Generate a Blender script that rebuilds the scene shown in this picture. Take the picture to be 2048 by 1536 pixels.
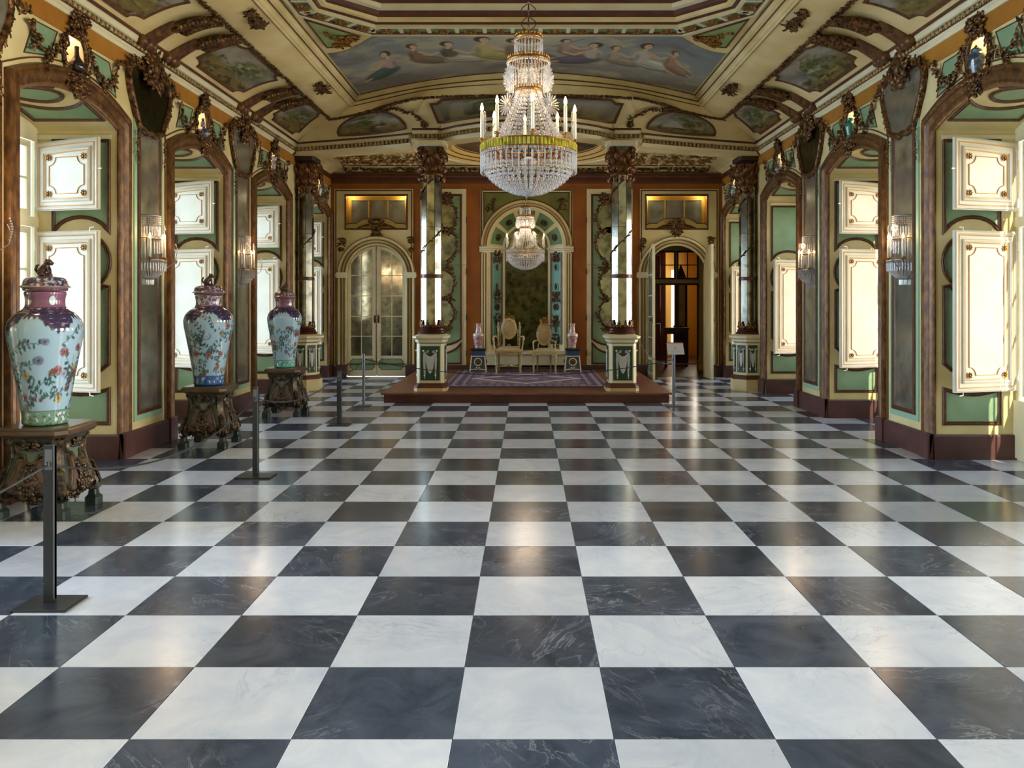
import bpy, math, random
import numpy as np
from mathutils import Vector, Matrix
PI = math.pi
C = bpy.context.scene.collection
for _o in list(bpy.data.objects): bpy.data.objects.remove(_o)

# ------------------------------------------------------------------ camera, light, exposure
W = 3.83          # half width of the room
YB = 16.1         # back wall
CAMH = 1.5
cam_d = bpy.data.cameras.new('camera'); cam = bpy.data.objects.new('camera', cam_d); C.objects.link(cam)
cam.location = (0, 0, CAMH); cam.rotation_euler = (PI/2, 0, 0)
cam_d.sensor_width = 36.0; cam_d.lens = 36.0*1646/2048
cam_d.shift_x = -29/2048; cam_d.shift_y = -168/2048
cam_d.clip_start = .05; cam_d.clip_end = 200
sc = bpy.context.scene
sc.camera = cam
sc.view_settings.view_transform = 'Standard'; sc.view_settings.look = 'None'
sc.view_settings.exposure = 0.46; sc.view_settings.gamma = 1.0; sc.view_settings.use_curve_mapping = False
sc.cycles.use_denoising = True
sc.cycles.max_bounces = 7; sc.cycles.diffuse_bounces = 4; sc.cycles.glossy_bounces = 4
sc.cycles.transparent_max_bounces = 10; sc.cycles.transmission_bounces = 4
sc.cycles.caustics_reflective = False; sc.cycles.caustics_refractive = False
sc.cycles.sample_clamp_indirect = 6.0
BAYS = [15.13, 12.41, 9.69, 6.97, 4.25, 1.53, -1.19, -3.91]
HALF = .775; DEP = .80
YF = -5.3         # wall behind the camera

wd = bpy.data.worlds.new('world'); sc.world = wd; wd.use_nodes = True
nt = wd.node_tree; nt.nodes.clear()
tc = nt.nodes.new('ShaderNodeTexCoord'); sx = nt.nodes.new('ShaderNodeSeparateXYZ')
rp = nt.nodes.new('ShaderNodeValToRGB'); bg = nt.nodes.new('ShaderNodeBackground'); wo = nt.nodes.new('ShaderNodeOutputWorld')
nt.links.new(tc.outputs['Generated'], sx.inputs[0])
mr = nt.nodes.new('ShaderNodeMapRange'); mr.inputs['From Min'].default_value = -1; mr.inputs['From Max'].default_value = 1
nt.links.new(sx.outputs['Z'], mr.inputs['Value']); nt.links.new(mr.outputs[0], rp.inputs[0])
rp.color_ramp.elements[0].position = .40; rp.color_ramp.elements[0].color = (.30, .28, .22, 1)
rp.color_ramp.elements[1].position = .98; rp.color_ramp.elements[1].color = (.42, .62, .95, 1)
e = rp.color_ramp.elements.new(.52); e.color = (.86, .93, 1.0, 1)
bg.inputs['Strength'].default_value = 2.2
nt.links.new(rp.outputs[0], bg.inputs[0]); nt.links.new(bg.outputs[0], wo.inputs[0])

def light(name, typ, loc, energy, color, rot=(0,0,0), size=None, size_y=None, radius=None, spread=None):
    d = bpy.data.lights.new(name, typ); d.energy = energy; d.color = color
    if typ == 'AREA':
        d.shape = 'RECTANGLE'; d.size = size; d.size_y = size_y
        if spread: d.spread = spread
    if radius is not None: d.shadow_soft_size = radius
    o = bpy.data.objects.new(name, d); C.objects.link(o); o.location = loc; o.rotation_euler = rot
    return o
sun = light('sun', 'SUN', (8, -10, 12), 6.0, (1.0, .86, .62)); sun.data.angle = math.radians(.6)
sun.rotation_euler = Vector((-.20, 1.0, -.62)).to_track_quat('-Z', 'Y').to_euler()
SKY_L = (.60, .80, 1.0); SKY_R = (1.0, .90, .74)
for yc in BAYS:        # daylight that comes in through each window
    for s in (-1, 1):
        light('window_daylight', 'AREA', (s*(W+DEP+.12), yc, 1.75), (37 if s < 0 else 36)*(1.0 if yc > 5 else 2.2), SKY_L if s < 0 else SKY_R,
              (0, PI/2*s, 0), 2.5, 1.35, spread=1.25)

# ------------------------------------------------------------------ materials
def lin(c):
    return tuple(((v/255)/12.92 if v/255 <= .04045 else ((v/255+.055)/1.055)**2.4) for v in c)
MATS = {}
def mat(name, col, rough=.5, metal=0.0, col2=None, scale=8.0, bump=0.0, bscale=60.0, ramp=(.35, .65), stretch=None, emit=None, coat=0.0, spec=.5, obj=False, vary=0.0, detail=6, rough2=None):
    if name in MATS: return MATS[name]
    m = bpy.data.materials.new(name); m.use_nodes = True; n = m.node_tree.nodes; l = m.node_tree.links
    p = n['Principled BSDF']; p.inputs['Roughness'].default_value = rough; p.inputs['Metallic'].default_value = metal
    p.inputs['Coat Weight'].default_value = coat; p.inputs['Coat Roughness'].default_value = .08
    p.inputs['Specular IOR Level'].default_value = spec
    c1 = (*lin(col), 1); p.inputs['Base Color'].default_value = c1; m.diffuse_color = c1
    if emit: p.inputs['Emission Color'].default_value = c1; p.inputs['Emission Strength'].default_value = emit
    if col2 or bump:
        t = n.new('ShaderNodeTexCoord') if obj else n.new('ShaderNodeNewGeometry')
        out = t.outputs['Object'] if obj else t.outputs['Position']
        if stretch:
            mp = n.new('ShaderNodeMapping'); mp.inputs['Scale'].default_value = stretch; l.new(out, mp.inputs[0]); out = mp.outputs[0]
    if col2:
        ns = n.new('ShaderNodeTexNoise'); ns.inputs['Scale'].default_value = scale; ns.inputs['Detail'].default_value = detail
        l.new(out, ns.inputs['Vector'])
        r = n.new('ShaderNodeValToRGB'); r.color_ramp.elements[0].position = ramp[0]; r.color_ramp.elements[1].position = ramp[1]
        r.color_ramp.elements[0].color = c1; r.color_ramp.elements[1].color = (*lin(col2), 1)
        l.new(ns.outputs['Fac'], r.inputs[0]); l.new(r.outputs[0], p.inputs['Base Color'])
        if rough2 is not None:
            q = n.new('ShaderNodeMapRange'); q.inputs['To Min'].default_value = rough; q.inputs['To Max'].default_value = rough2
            l.new(ns.outputs['Fac'], q.inputs['Value']); l.new(q.outputs[0], p.inputs['Roughness'])
    if bump:
        nb = n.new('ShaderNodeTexNoise'); nb.inputs['Scale'].default_value = bscale; l.new(out, nb.inputs['Vector'])
        b = n.new('ShaderNodeBump'); b.inputs['Strength'].default_value = bump; b.inputs['Distance'].default_value = .01
        l.new(nb.outputs['Fac'], b.inputs['Height']); l.new(b.outputs[0], p.inputs['Normal'])
    MATS[name] = m; return m
def vcol_mat(name, rough=.6, coat=0.0, bump=0.0, bscale=80):
    if name in MATS: return MATS[name]
    m = mat(name, (200, 200, 200), rough, coat=coat, bump=bump, bscale=bscale); n = m.node_tree.nodes
    a = n.new('ShaderNodeAttribute'); a.attribute_name = 'paint'
    m.node_tree.links.new(a.outputs['Color'], n['Principled BSDF'].inputs['Base Color'])
    return m
def marble(name, base, vein, vein2, rough, vscale):
    m = bpy.data.materials.new(name); m.use_nodes = True; n = m.node_tree.nodes; l = m.node_tree.links
    p = n['Principled BSDF']
    g = n.new('ShaderNodeNewGeometry'); oi = n.new('ShaderNodeObjectInfo')
    cm = n.new('ShaderNodeMath'); cm.operation = 'MULTIPLY'; cm.inputs[1].default_value = 37
    l.new(oi.outputs['Random'], cm.inputs[0])
    ad = n.new('ShaderNodeVectorMath'); l.new(g.outputs['Position'], ad.inputs[0]); l.new(cm.outputs[0], ad.inputs[1])
    rt = n.new('ShaderNodeVectorRotate'); rt.rotation_type = 'Z_AXIS'; l.new(ad.outputs[0], rt.inputs['Vector']); l.new(cm.outputs[0], rt.inputs['Angle'])
    # soft clouding
    n1 = n.new('ShaderNodeTexNoise'); n1.inputs['Scale'].default_value = 3.5; n1.inputs['Detail'].default_value = 8; n1.inputs['Roughness'].default_value = .65
    n1.inputs['Distortion'].default_value = .8; l.new(rt.outputs[0], n1.inputs['Vector'])
    r1 = n.new('ShaderNodeValToRGB'); r1.color_ramp.elements[0].position = .3; r1.color_ramp.elements[1].position = .72
    r1.color_ramp.elements[0].color = (*lin(base[0]), 1); r1.color_ramp.elements[1].color = (*lin(base[1]), 1)
    l.new(n1.outputs['Fac'], r1.inputs[0])
    # thin veins
    mp = n.new('ShaderNodeMapping'); mp.inputs['Scale'].default_value = (1, 2.6, 1); l.new(rt.outputs[0], mp.inputs[0])
    n2 = n.new('ShaderNodeTexNoise'); n2.inputs['Scale'].default_value = vscale; n2.inputs['Detail'].default_value = 9; n2.inputs['Distortion'].default_value = 1.2
    n2.inputs['Roughness'].default_value = .6
    l.new(mp.outputs[0], n2.inputs['Vector'])
    s1 = n.new('ShaderNodeMath'); s1.operation = 'SUBTRACT'; s1.inputs[1].default_value = .5; l.new(n2.outputs['Fac'], s1.inputs[0])
    s2 = n.new('ShaderNodeMath'); s2.operation = 'ABSOLUTE'; l.new(s1.outputs[0], s2.inputs[0])
    q = n.new('ShaderNodeMapRange'); q.inputs['From Min'].default_value = 0; q.inputs['From Max'].default_value = .018
    q.inputs['To Min'].default_value = 1; q.inputs['To Max'].default_value = 0; l.new(s2.outputs[0], q.inputs['Value'])
    n3 = n.new('ShaderNodeTexNoise'); n3.inputs['Scale'].default_value = 1.7; l.new(rt.outputs[0], n3.inputs['Vector'])
    q3 = n.new('ShaderNodeMapRange'); q3.inputs['From Min'].default_value = .48; q3.inputs['From Max'].default_value = .7; q3.inputs['To Max'].default_value = vein2
    l.new(n3.outputs['Fac'], q3.inputs['Value'])
    mu = n.new('ShaderNodeMath'); mu.operation = 'MULTIPLY'; l.new(q.outputs[0], mu.inputs[0]); l.new(q3.outputs[0], mu.inputs[1])
    mx = n.new('ShaderNodeMixRGB'); l.new(mu.outputs[0], mx.inputs[0]); l.new(r1.outputs[0], mx.inputs[1]); mx.inputs[2].default_value = (*lin(vein), 1)
    hv = n.new('ShaderNodeHueSaturation'); l.new(mx.outputs[0], hv.inputs['Color'])
    vr = n.new('ShaderNodeMapRange'); vr.inputs['To Min'].default_value = .82; vr.inputs['To Max'].default_value = 1.15
    l.new(oi.outputs['Random'], vr.inputs['Value']); l.new(vr.outputs[0], hv.inputs['Value'])
    l.new(hv.outputs[0], p.inputs['Base Color'])
    rr = n.new('ShaderNodeMapRange'); rr.inputs['To Min'].default_value = rough-.06; rr.inputs['To Max'].default_value = rough+.1
    l.new(n1.outputs['Fac'], rr.inputs['Value']); l.new(rr.outputs[0], p.inputs['Roughness'])
    bp = n.new('ShaderNodeBump'); bp.inputs['Strength'].default_value = .06; bp.inputs['Distance'].default_value = .004
    l.new(n1.outputs['Fac'], bp.inputs['Height']); l.new(bp.outputs[0], p.inputs['Normal'])
    MATS[name] = m; return m

CREAM = mat('cream paint', (226, 210, 160), .55, col2=(208, 190, 134), scale=2.2, bump=.05)
CREAM2 = mat('pale cream paint', (232, 224, 190), .5, col2=(220, 210, 172), scale=3)
CEIL = mat('ceiling cream', (236, 217, 164), .6, col2=(214, 191, 132), scale=1.8, bump=.06, bscale=30)
CEILP = mat('ceiling pinkish cream', (208, 188, 155), .6, col2=(190, 170, 138), scale=2.5, bump=.06, bscale=30)
GREEN = mat('mint green paint', (142, 172, 136), .55, col2=(126, 156, 122), scale=4, bump=.05)
GREEND = mat('dull green paint', (106, 138, 86), .55, col2=(94, 122, 74), scale=4)
OLIVE = mat('olive paint', (112, 118, 52), .6, col2=(98, 104, 44), scale=4)
BROWN = mat('gilded brown moulding', (78, 48, 25), .36, metal=.25, col2=(128, 88, 46), scale=22, stretch=(1, 1, .5), ramp=(.38, .68), bump=.15, bscale=50)
BROWN2 = mat('dark brown moulding', (78, 46, 28), .45, metal=.1, col2=(104, 66, 38), scale=20, bump=.1)
GILT = mat('aged gilding', (54, 33, 18), .3, metal=.55, col2=(146, 102, 52), scale=26, ramp=(.4, .72), bump=.4, bscale=90)
GOLD = mat('bright gilding', (176, 130, 58), .33, metal=.7, col2=(120, 78, 30), scale=30, bump=.3)
GLINE = mat('ochre painted line', (196, 148, 84), .5, metal=.1)
ORANGE = mat('ochre frieze', (178, 122, 38), .6, col2=(160, 104, 28), scale=3, bump=.05)
ORANGED = mat('dark ochre wall', (158, 92, 20), .6, col2=(136, 74, 14), scale=2.5, bump=.05)
REDBR = mat('red brown cornice', (96, 48, 26), .45, col2=(76, 36, 20), scale=6)
BASEM = mat('purple brown baseboard', (92, 58, 54), .4, col2=(74, 46, 46), scale=5, bump=.05)
IVORY = mat('ivory shutter paint', (212, 206, 188), .42, col2=(205, 197, 177), scale=4)
WHITE = mat('white paint', (236, 232, 220), .4)
BLACKG = mat('dark green foot paint', (38, 50, 48), .4)
MIRR = mat('aged mirror', (196, 196, 184), .05, metal=.82, col2=(124, 126, 112), scale=5, ramp=(.45, .78), rough2=.26, detail=10)
MIRRD = mat('dark aged mirror', (76, 76, 50), .10, metal=1.0, col2=(34, 36, 22), scale=9, ramp=(.38, .7), rough2=.4, detail=10)
MIRRB = mat('bright mirror', (178, 178, 168), .07, metal=1.0, col2=(92, 96, 86), scale=8, ramp=(.42, .72), rough2=.2, detail=10)
FLAMEM = mat('flame', (255, 190, 110), .5, emit=28)
WAX = mat('white candle', (238, 228, 206), .4)
METALD = mat('dark grey metal', (62, 66, 72), .35, metal=.6)
METALG = mat('grey metal', (120, 124, 134), .35, metal=.5)
WOODD = mat('parquet wood', (112, 62, 46), .32, col2=(136, 84, 66), scale=6, stretch=(1, 6, 1), bump=.08)
WOODR = mat('red brown wood', (98, 44, 30), .35, col2=(74, 32, 24), scale=5, stretch=(1, 8, 1))
DKWOOD = mat('very dark wood', (42, 24, 18), .4, col2=(62, 34, 24), scale=8)
YEL = mat('yellow ochre', (206, 162, 70), .55)
def crystal():
    m = bpy.data.materials.new('crystal'); m.use_nodes = True; n = m.node_tree.nodes; l = m.node_tree.links
    p = n['Principled BSDF']; p.inputs['Base Color'].default_value = (.50, .50, .52, 1); p.inputs['Roughness'].default_value = .08
    p.inputs['Specular IOR Level'].default_value = 1.0; p.inputs['Coat Weight'].default_value = .6
    t = n.new('ShaderNodeBsdfTransparent'); mx = n.new('ShaderNodeMixShader'); fr = n.new('ShaderNodeLayerWeight'); fr.inputs[0].default_value = .55
    q = n.new('ShaderNodeMapRange'); q.inputs['To Min'].default_value = .16; q.inputs['To Max'].default_value = 1.0
    l.new(fr.outputs['Facing'], q.inputs['Value']); l.new(q.outputs[0], mx.inputs[0])
    l.new(t.outputs[0], mx.inputs[1]); l.new(p.outputs[0], mx.inputs[2]); l.new(mx.outputs[0], n['Material Output'].inputs[0])
    m.diffuse_color = (.8, .8, .85, 1); return m
CRYS = crystal()
def glassm():
    m = bpy.data.materials.new('window glass'); m.use_nodes = True; n = m.node_tree.nodes; l = m.node_tree.links
    n.remove(n['Principled BSDF'])
    t = n.new('ShaderNodeBsdfTransparent'); t.inputs[0].default_value = (.95, .97, .97, 1); g = n.new('ShaderNodeBsdfGlossy'); g.inputs['Roughness'].default_value = .04
    mx = n.new('ShaderNodeMixShader'); mx.inputs[0].default_value = .10; l.new(t.outputs[0], mx.inputs[1]); l.new(g.outputs[0], mx.inputs[2])
    l.new(mx.outputs[0], n['Material Output'].inputs[0]); return m
GLASS = glassm()
MIRRS = mat('mottled mirror', (150, 152, 130), .08, metal=1.0, col2=(78, 82, 64), scale=7, ramp=(.4, .7), rough2=.3, detail=10)
TW = marble('white marble', ((196, 207, 230), (224, 231, 245)), (140, 144, 162), .55, .17, 2.2)
TD = marble('dark marble', ((44, 56, 74), (82, 94, 114)), (188, 196, 210), .5, .17, 2.6)

# ------------------------------------------------------------------ mesh building
def _ico(sub=0):
    t = (1+5**.5)/2
    v = [(-1,t,0),(1,t,0),(-1,-t,0),(1,-t,0),(0,-1,t),(0,1,t),(0,-1,-t),(0,1,-t),(t,0,-1),(t,0,1),(-t,0,-1),(-t,0,1)]
    f = [(0,11,5),(0,5,1),(0,1,7),(0,7,10),(0,10,11),(1,5,9),(5,11,4),(11,10,2),(10,7,6),(7,1,8),(3,9,4),(3,4,2),(3,2,6),(3,6,8),(3,8,9),(4,9,5),(2,4,11),(6,2,10),(8,6,7),(9,8,1)]
    v = [Vector(p).normalized() for p in v]
    for _ in range(sub):
        c = {}; nf = []
        def mid(a, b):
            k = (min(a, b), max(a, b))
            if k not in c: c[k] = len(v); v.append(((v[a]+v[b])/2).normalized())
            return c[k]
        for a, b, d in f:
            x, y, z = mid(a, b), mid(b, d), mid(d, a); nf += [(a,x,z),(b,y,x),(d,z,y),(x,y,z)]
        f = nf
    return [tuple(p) for p in v], f
ICO0 = _ico(0); ICO1 = _ico(1); ICO2 = _ico(2)
OCT = ([(1,0,0),(-1,0,0),(0,1,0),(0,-1,0),(0,0,1),(0,0,-1)], [(0,2,4),(2,1,4),(1,3,4),(3,0,4),(2,0,5),(1,2,5),(3,1,5),(0,3,5)])
class B:
    def __init__(s): s.v = []; s.f = []; s.mi = []; s.m = 0
    def add(s, vs, fs):
        k = len(s.v); s.v += [tuple(p) for p in vs]; s.f += [tuple(i+k for i in f) for f in fs]; s.mi += [s.m]*len(fs); return s
    def box(s, x0, x1, y0, y1, z0, z1):
        return s.add([(x0,y0,z0),(x1,y0,z0),(x1,y1,z0),(x0,y1,z0),(x0,y0,z1),(x1,y0,z1),(x1,y1,z1),(x0,y1,z1)],
                     [(0,3,2,1),(4,5,6,7),(0,1,5,4),(1,2,6,5),(2,3,7,6),(3,0,4,7)])
    def blob(s, c, r, T=ICO0):
        if not hasattr(r, '__len__'): r = (r, r, r)
        return s.add([(c[0]+p[0]*r[0], c[1]+p[1]*r[1], c[2]+p[2]*r[2]) for p in T[0]], T[1])
    def lathe(s, prof, n=24, c=(0,0,0), a0=0, a1=2*PI, flat=0):
        full = abs(a1-a0-2*PI) < 1e-6; m = n if full else n+1
        vs = []
        for i in range(m):
            a = a0+(a1-a0)*i/n
            for r, z in prof: vs.append((c[0]+r*math.cos(a), c[1]+r*math.sin(a), c[2]+z))
        k = len(prof); fs = []
        for i in range(n):
            j = (i+1) % m
            for q in range(k-1): fs.append((i*k+q, j*k+q, j*k+q+1, i*k+q+1))
        return s.add(vs, fs)
    def poly_lathe(s, prof, shape, c=(0,0,0)):
        """prof: (scale, z) rings of a 2-D outline 'shape'"""
        k = len(shape); vs = [(c[0]+x*r, c[1]+y*r, c[2]+z) for r, z in prof for x, y in shape]
        fs = [(q*k+i, q*k+(i+1) % k, (q+1)*k+(i+1) % k, (q+1)*k+i) for q in range(len(prof)-1) for i in range(k)]
        fs.append(tuple(range(k))[::-1]); fs.append(tuple((len(prof)-1)*k+i for i in range(k)))
        return s.add(vs, fs)
    def tube(s, pts, r, n=6, closed=False, cap=True, sq=1.0):
        pts = [Vector(p) for p in pts]; m = len(pts)
        rr = r if hasattr(r, '__len__') else [r]*m
        T = []
        for i in range(m):
            a = pts[i-1] if (i or closed) else pts[i]; b = pts[(i+1) % m] if (i < m-1 or closed) else pts[i]
            d = b-a; T.append(d.normalized() if d.length > 1e-9 else Vector((0, 0, 1)))
        u = T[0].orthogonal().normalized(); vs = []
        for i in range(m):
            u = (u-T[i]*u.dot(T[i])); u = u.normalized() if u.length > 1e-6 else T[i].orthogonal().normalized()
            w = T[i].cross(u)
            for k in range(n):
                a = 2*PI*k/n; vs.append(pts[i]+u*math.cos(a)*rr[i]+w*math.sin(a)*rr[i]*sq)
        fs = []
        for i in range(m if closed else m-1):
            j = (i+1) % m
            for k in range(n): fs.append((i*n+k, i*n+(k+1) % n, j*n+(k+1) % n, j*n+k))
        if cap and not closed: fs.append(tuple(range(n))[::-1]); fs.append(tuple((m-1)*n+k for k in range(n)))
        return s.add(vs, fs)
    def leaf(s, p, d, nrm, L, w, curl=.3):
        p = Vector(p); d = Vector(d).normalized(); nrm = Vector(nrm).normalized(); b = d.cross(nrm)
        b = b.normalized() if b.length > 1e-6 else d.orthogonal().normalized(); nrm = b.cross(d)
        vs = []
        for i, (t, ww) in enumerate(((0, .25), (.3, .9), (.6, 1), (.85, .6), (1, .05))):
            q = p+d*L*t+nrm*L*curl*math.sin(t*PI*.8)
            vs += [q-b*w*ww*.5-nrm*w*.12, q+nrm*w*.22, q+b*w*ww*.5-nrm*w*.12]
        return s.add(vs, [f for i in range(4) for f in ((i*3, i*3+1, i*3+4, i*3+3), (i*3+1, i*3+2, i*3+5, i*3+4))])
    def prism(s, F, out, h0, h1):
        k = len(out); vs = [F(u, v, h1) for u, v in out]+[F(u, v, h0) for u, v in out]
        return s.add(vs, [tuple(range(k)), tuple(range(k, 2*k))[::-1]]+[(i, k+i, k+(i+1) % k, (i+1) % k) for i in range(k)])
    def poly(s, F, out, h=0): return s.add([F(u, v, h) for u, v in out], [tuple(range(len(out)))])
    def star(s, F, out, h=0, rings=5):
        k = len(out); cx = sum(p[0] for p in out)/k; cy = sum(p[1] for p in out)/k
        vs = [F(cx, cy, h)]; 
        for j in range(1, rings+1):
            t = j/rings; vs += [F(cx+(u-cx)*t, cy+(v-cy)*t, h) for u, v in out]
        fs = [(0, 1+i, 1+(i+1) % k) for i in range(k)]
        for j in range(rings-1):
            o = 1+j*k; fs += [(o+i, o+k+i, o+k+(i+1) % k, o+(i+1) % k) for i in range(k)]
        return s.add(vs, fs)
    def mold(s, F, pts, prof, closed=True):
        """sweep profile (offset, height) along a 2-D path on the surface F"""
        m = len(pts); k = len(prof); vs = []
        for i in range(m):
            p = pts[i]; a = pts[i-1] if (i or closed) else None; b = pts[(i+1) % m] if (i < m-1 or closed) else None
            def un(d):
                q = math.hypot(*d) or 1e-9; return (d[0]/q, d[1]/q)
            d1 = un((p[0]-a[0], p[1]-a[1])) if a else None; d2 = un((b[0]-p[0], b[1]-p[1])) if b else None
            if d1 is None: d1 = d2
            if d2 is None: d2 = d1
            n1 = (-d1[1], d1[0]); n2 = (-d2[1], d2[0]); q = (n1[0]+n2[0], n1[1]+n2[1]); ql = math.hypot(*q)
            if ql < .15: q = n1; sc_ = 1
            else: q = (q[0]/ql, q[1]/ql); sc_ = min(1/max(q[0]*n1[0]+q[1]*n1[1], .3), 2.5)
            for o, h in prof: vs.append(F(p[0]+q[0]*o*sc_, p[1]+q[1]*o*sc_, h))
        fs = []
        for i in range(m if closed else m-1):
            j = (i+1) % m
            for q in range(k-1): fs.append((i*k+q, j*k+q, j*k+q+1, i*k+q+1))
        if not closed: fs.append(tuple(range(k))); fs.append(tuple((m-1)*k+q for q in range(k))[::-1])
        return s.add(vs, fs)
    def grid(s, fn, nu, nv):
        vs = [fn(i/nu, j/nv) for j in range(nv+1) for i in range(nu+1)]
        return s.add(vs, [(j*(nu+1)+i, j*(nu+1)+i+1, (j+1)*(nu+1)+i+1, (j+1)*(nu+1)+i) for j in range(nv) for i in range(nu)])
    def mesh(s, name, mats, smooth=False, auto=None):
        me = bpy.data.meshes.new(name); me.from_pydata(s.v, [], s.f)
        for m in (mats if isinstance(mats, (list, tuple)) else [mats]): me.materials.append(m)
        if any(s.mi): me.polygons.foreach_set('material_index', s.mi)
        if smooth:
            me.polygons.foreach_set('use_smooth', [True]*len(me.polygons))
            if auto: me.set_sharp_from_angle(angle=math.radians(auto))
        me.update(); return me
    def build(s, name, mats, parent=None, smooth=False, auto=None, loc=None, rot=None):
        return put(name, s.mesh(name, mats, smooth, auto), parent, loc, rot)
def put(name, me, parent=None, loc=None, rot=None):
    o = bpy.data.objects.new(name, me); C.objects.link(o)
    if parent: o.parent = parent
    if loc: o.location = loc
    if rot: o.rotation_euler = rot
    return o
def tag(o, label=None, cat=None, group=None, kind=None):
    if label: o['label'] = label
    if cat: o['category'] = cat
    if group: o['group'] = group
    if kind: o['kind'] = kind
    return o
def thing(name, label, cat, loc=(0,0,0), rz=0, group=None, scale=None):
    o = bpy.data.objects.new(name, None); C.objects.link(o); o.location = loc; o.rotation_euler = (0, 0, rz)
    o.empty_display_size = .1
    if scale: o.scale = scale
    return tag(o, label, cat, group)
def copy_tree(o, parent=None):
    c = o.copy(); C.objects.link(c); c.parent = parent
    for ch in list(o.children): copy_tree(ch, c)
    return c
def arc(cx, cy, rx, ry, a0, a1, n): return [(cx+rx*math.cos(math.radians(a0+(a1-a0)*i/n)), cy+ry*math.sin(math.radians(a0+(a1-a0)*i/n))) for i in range(n+1)]
def rect(u0, u1, v0, v1): return [(u0, v0), (u1, v0), (u1, v1), (u0, v1)]
def notched(u0, u1, v0, v1, r, n=5):   # rectangle with concave quarter-round corners
    o = []
    o += arc(u0, v0, r, r, 90, 0, n); o += arc(u1, v0, r, r, 180, 90, n); o += arc(u1, v1, r, r, 270, 180, n); o += arc(u0, v1, r, r, 360, 270, n)
    return o
def hround(w, h, n=5): return [(-w/2*math.cos(PI*i/n), h*math.sin(PI*i/n)) for i in range(n+1)]
def step_prof(w, h): return [(-w/2, 0), (-w/2, h*.6), (-w*.3, h), (-w*.12, h*.55), (w*.1, h*.6), (w*.25, h*.95), (w*.4, h*.5), (w/2, h*.4), (w/2, 0)]
def spiral(F, cu, cv, r0, r1, a0, turns, h=.01, n=24):
    return [F(cu+(r0+(r1-r0)*i/n)*math.cos(a0+2*PI*turns*i/n), cv+(r0+(r1-r0)*i/n)*math.sin(a0+2*PI*turns*i/n), h) for i in range(n+1)]
def blobs_path(b, pts, size, rnd, N, dens=1.0, leaves=True, T=ICO0):
    """a carved garland of leaves and berries along 3-D points; N: surface normal"""
    N = Vector(N); pts = [Vector(p) for p in pts]; L = 0
    for i in range(len(pts)-1):
        d = pts[i+1]-pts[i]; n = max(1, int(d.length/size*1.3*dens)); t = d.normalized() if d.length else Vector((0,0,1)); s_ = t.cross(N)
        for k in range(n):
            p = pts[i]+d*(k+rnd.random())/n
            o = s_*rnd.uniform(-.7, .7)*size; r = size*rnd.uniform(.28, .5)
            b.blob(p+o+N*rnd.uniform(.1, .6)*size, (r, r, r), T)
            if leaves:
                a = rnd.uniform(-1.3, 1.3); dd = (s_*math.sin(a)*(1 if rnd.random() < .5 else -1)+t*math.cos(a))
                b.leaf(p+o*.5+N*size*.2, dd, N, size*rnd.uniform(1.1, 1.7), size*.75, .25)
def carve(b, F, cu, cv, w, h, rnd, n=16, size=.04, T=ICO0):
    """mirrored carved scrollwork in an ellipse on surface F"""
    for k in range(n):
        a = rnd.uniform(0, 2*PI); q = rnd.random()**.5
        u = abs(math.cos(a))*q*w/2; v = math.sin(a)*q*h/2; r = size*rnd.uniform(.35, .7); hh = rnd.uniform(.2, 1.0)*size
        dv = rnd.uniform(-1, 1); du = rnd.uniform(.1, 1)
        for sg in (-1, 1):
            P = Vector(F(cu+sg*u, cv+v, hh)); N = (Vector(F(cu+sg*u, cv+v, hh+.01))-P)*100
            b.blob(P, r, T)
            D = Vector(F(cu+sg*(u+du*.01), cv+v+dv*.01, hh))-P
            b.leaf(P, D, N, size*rnd.uniform(1.2, 2.0), size*.8, .3)
# ---- painted colour fields
rng = np.random.default_rng(7)
def vnoise(x, y, seed=0, oct=4, per=2.0):
    out = np.zeros_like(x, dtype=float); amp = 1; tot = 0
    for o in range(oct):
        g = np.random.default_rng(seed*31+o).random((67, 67))
        X = x*per**o; Y = y*per**o; xi = np.floor(X).astype(int); yi = np.floor(Y).astype(int); fx = X-xi; fy = Y-yi
        fx = fx*fx*(3-2*fx); fy = fy*fy*(3-2*fy); a = g[xi % 67, yi % 67]; b_ = g[(xi+1) % 67, yi % 67]; c = g[xi % 67, (yi+1) % 67]; d = g[(xi+1) % 67, (yi+1) % 67]
        out += amp*((a*(1-fx)+b_*fx)*(1-fy)+(c*(1-fx)+d*fx)*fy); tot += amp; amp *= .55
    return out/tot
def col(c): return np.array(c, float)/255
def mix(img, c, a): 
    a = np.clip(a, 0, 1)[..., None]; img[:] = img*(1-a)+np.asarray(c, float)*a
def ell(x, y, cx, cy, rx, ry, rot=0, soft=.15):
    c, s_ = math.cos(rot), math.sin(rot); dx = x-cx; dy = y-cy; u = (dx*c+dy*s_)/rx; v = (-dx*s_+dy*c)/ry
    return np.clip((1-np.sqrt(u*u+v*v))/soft, 0, 1)
def seg(x, y, ax, ay, bx, by, w, soft=.4):
    dx, dy = bx-ax, by-ay; t = np.clip(((x-ax)*dx+(y-ay)*dy)/(dx*dx+dy*dy+1e-12), 0, 1)
    d = np.hypot(x-ax-t*dx, y-ay-t*dy); return np.clip((1-d/w)/soft, 0, 1)
def paint(me, img):
    """img: (nverts,3) sRGB 0..1"""
    c = np.where(img <= .04045, img/12.92, ((np.clip(img, 0, 1)+.055)/1.055)**2.4)
    a = me.color_attributes.new('paint', 'FLOAT_COLOR', 'POINT')
    a.data.foreach_set('color', np.concatenate([c, np.ones((len(c), 1))], 1).astype(np.float32).ravel())
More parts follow.
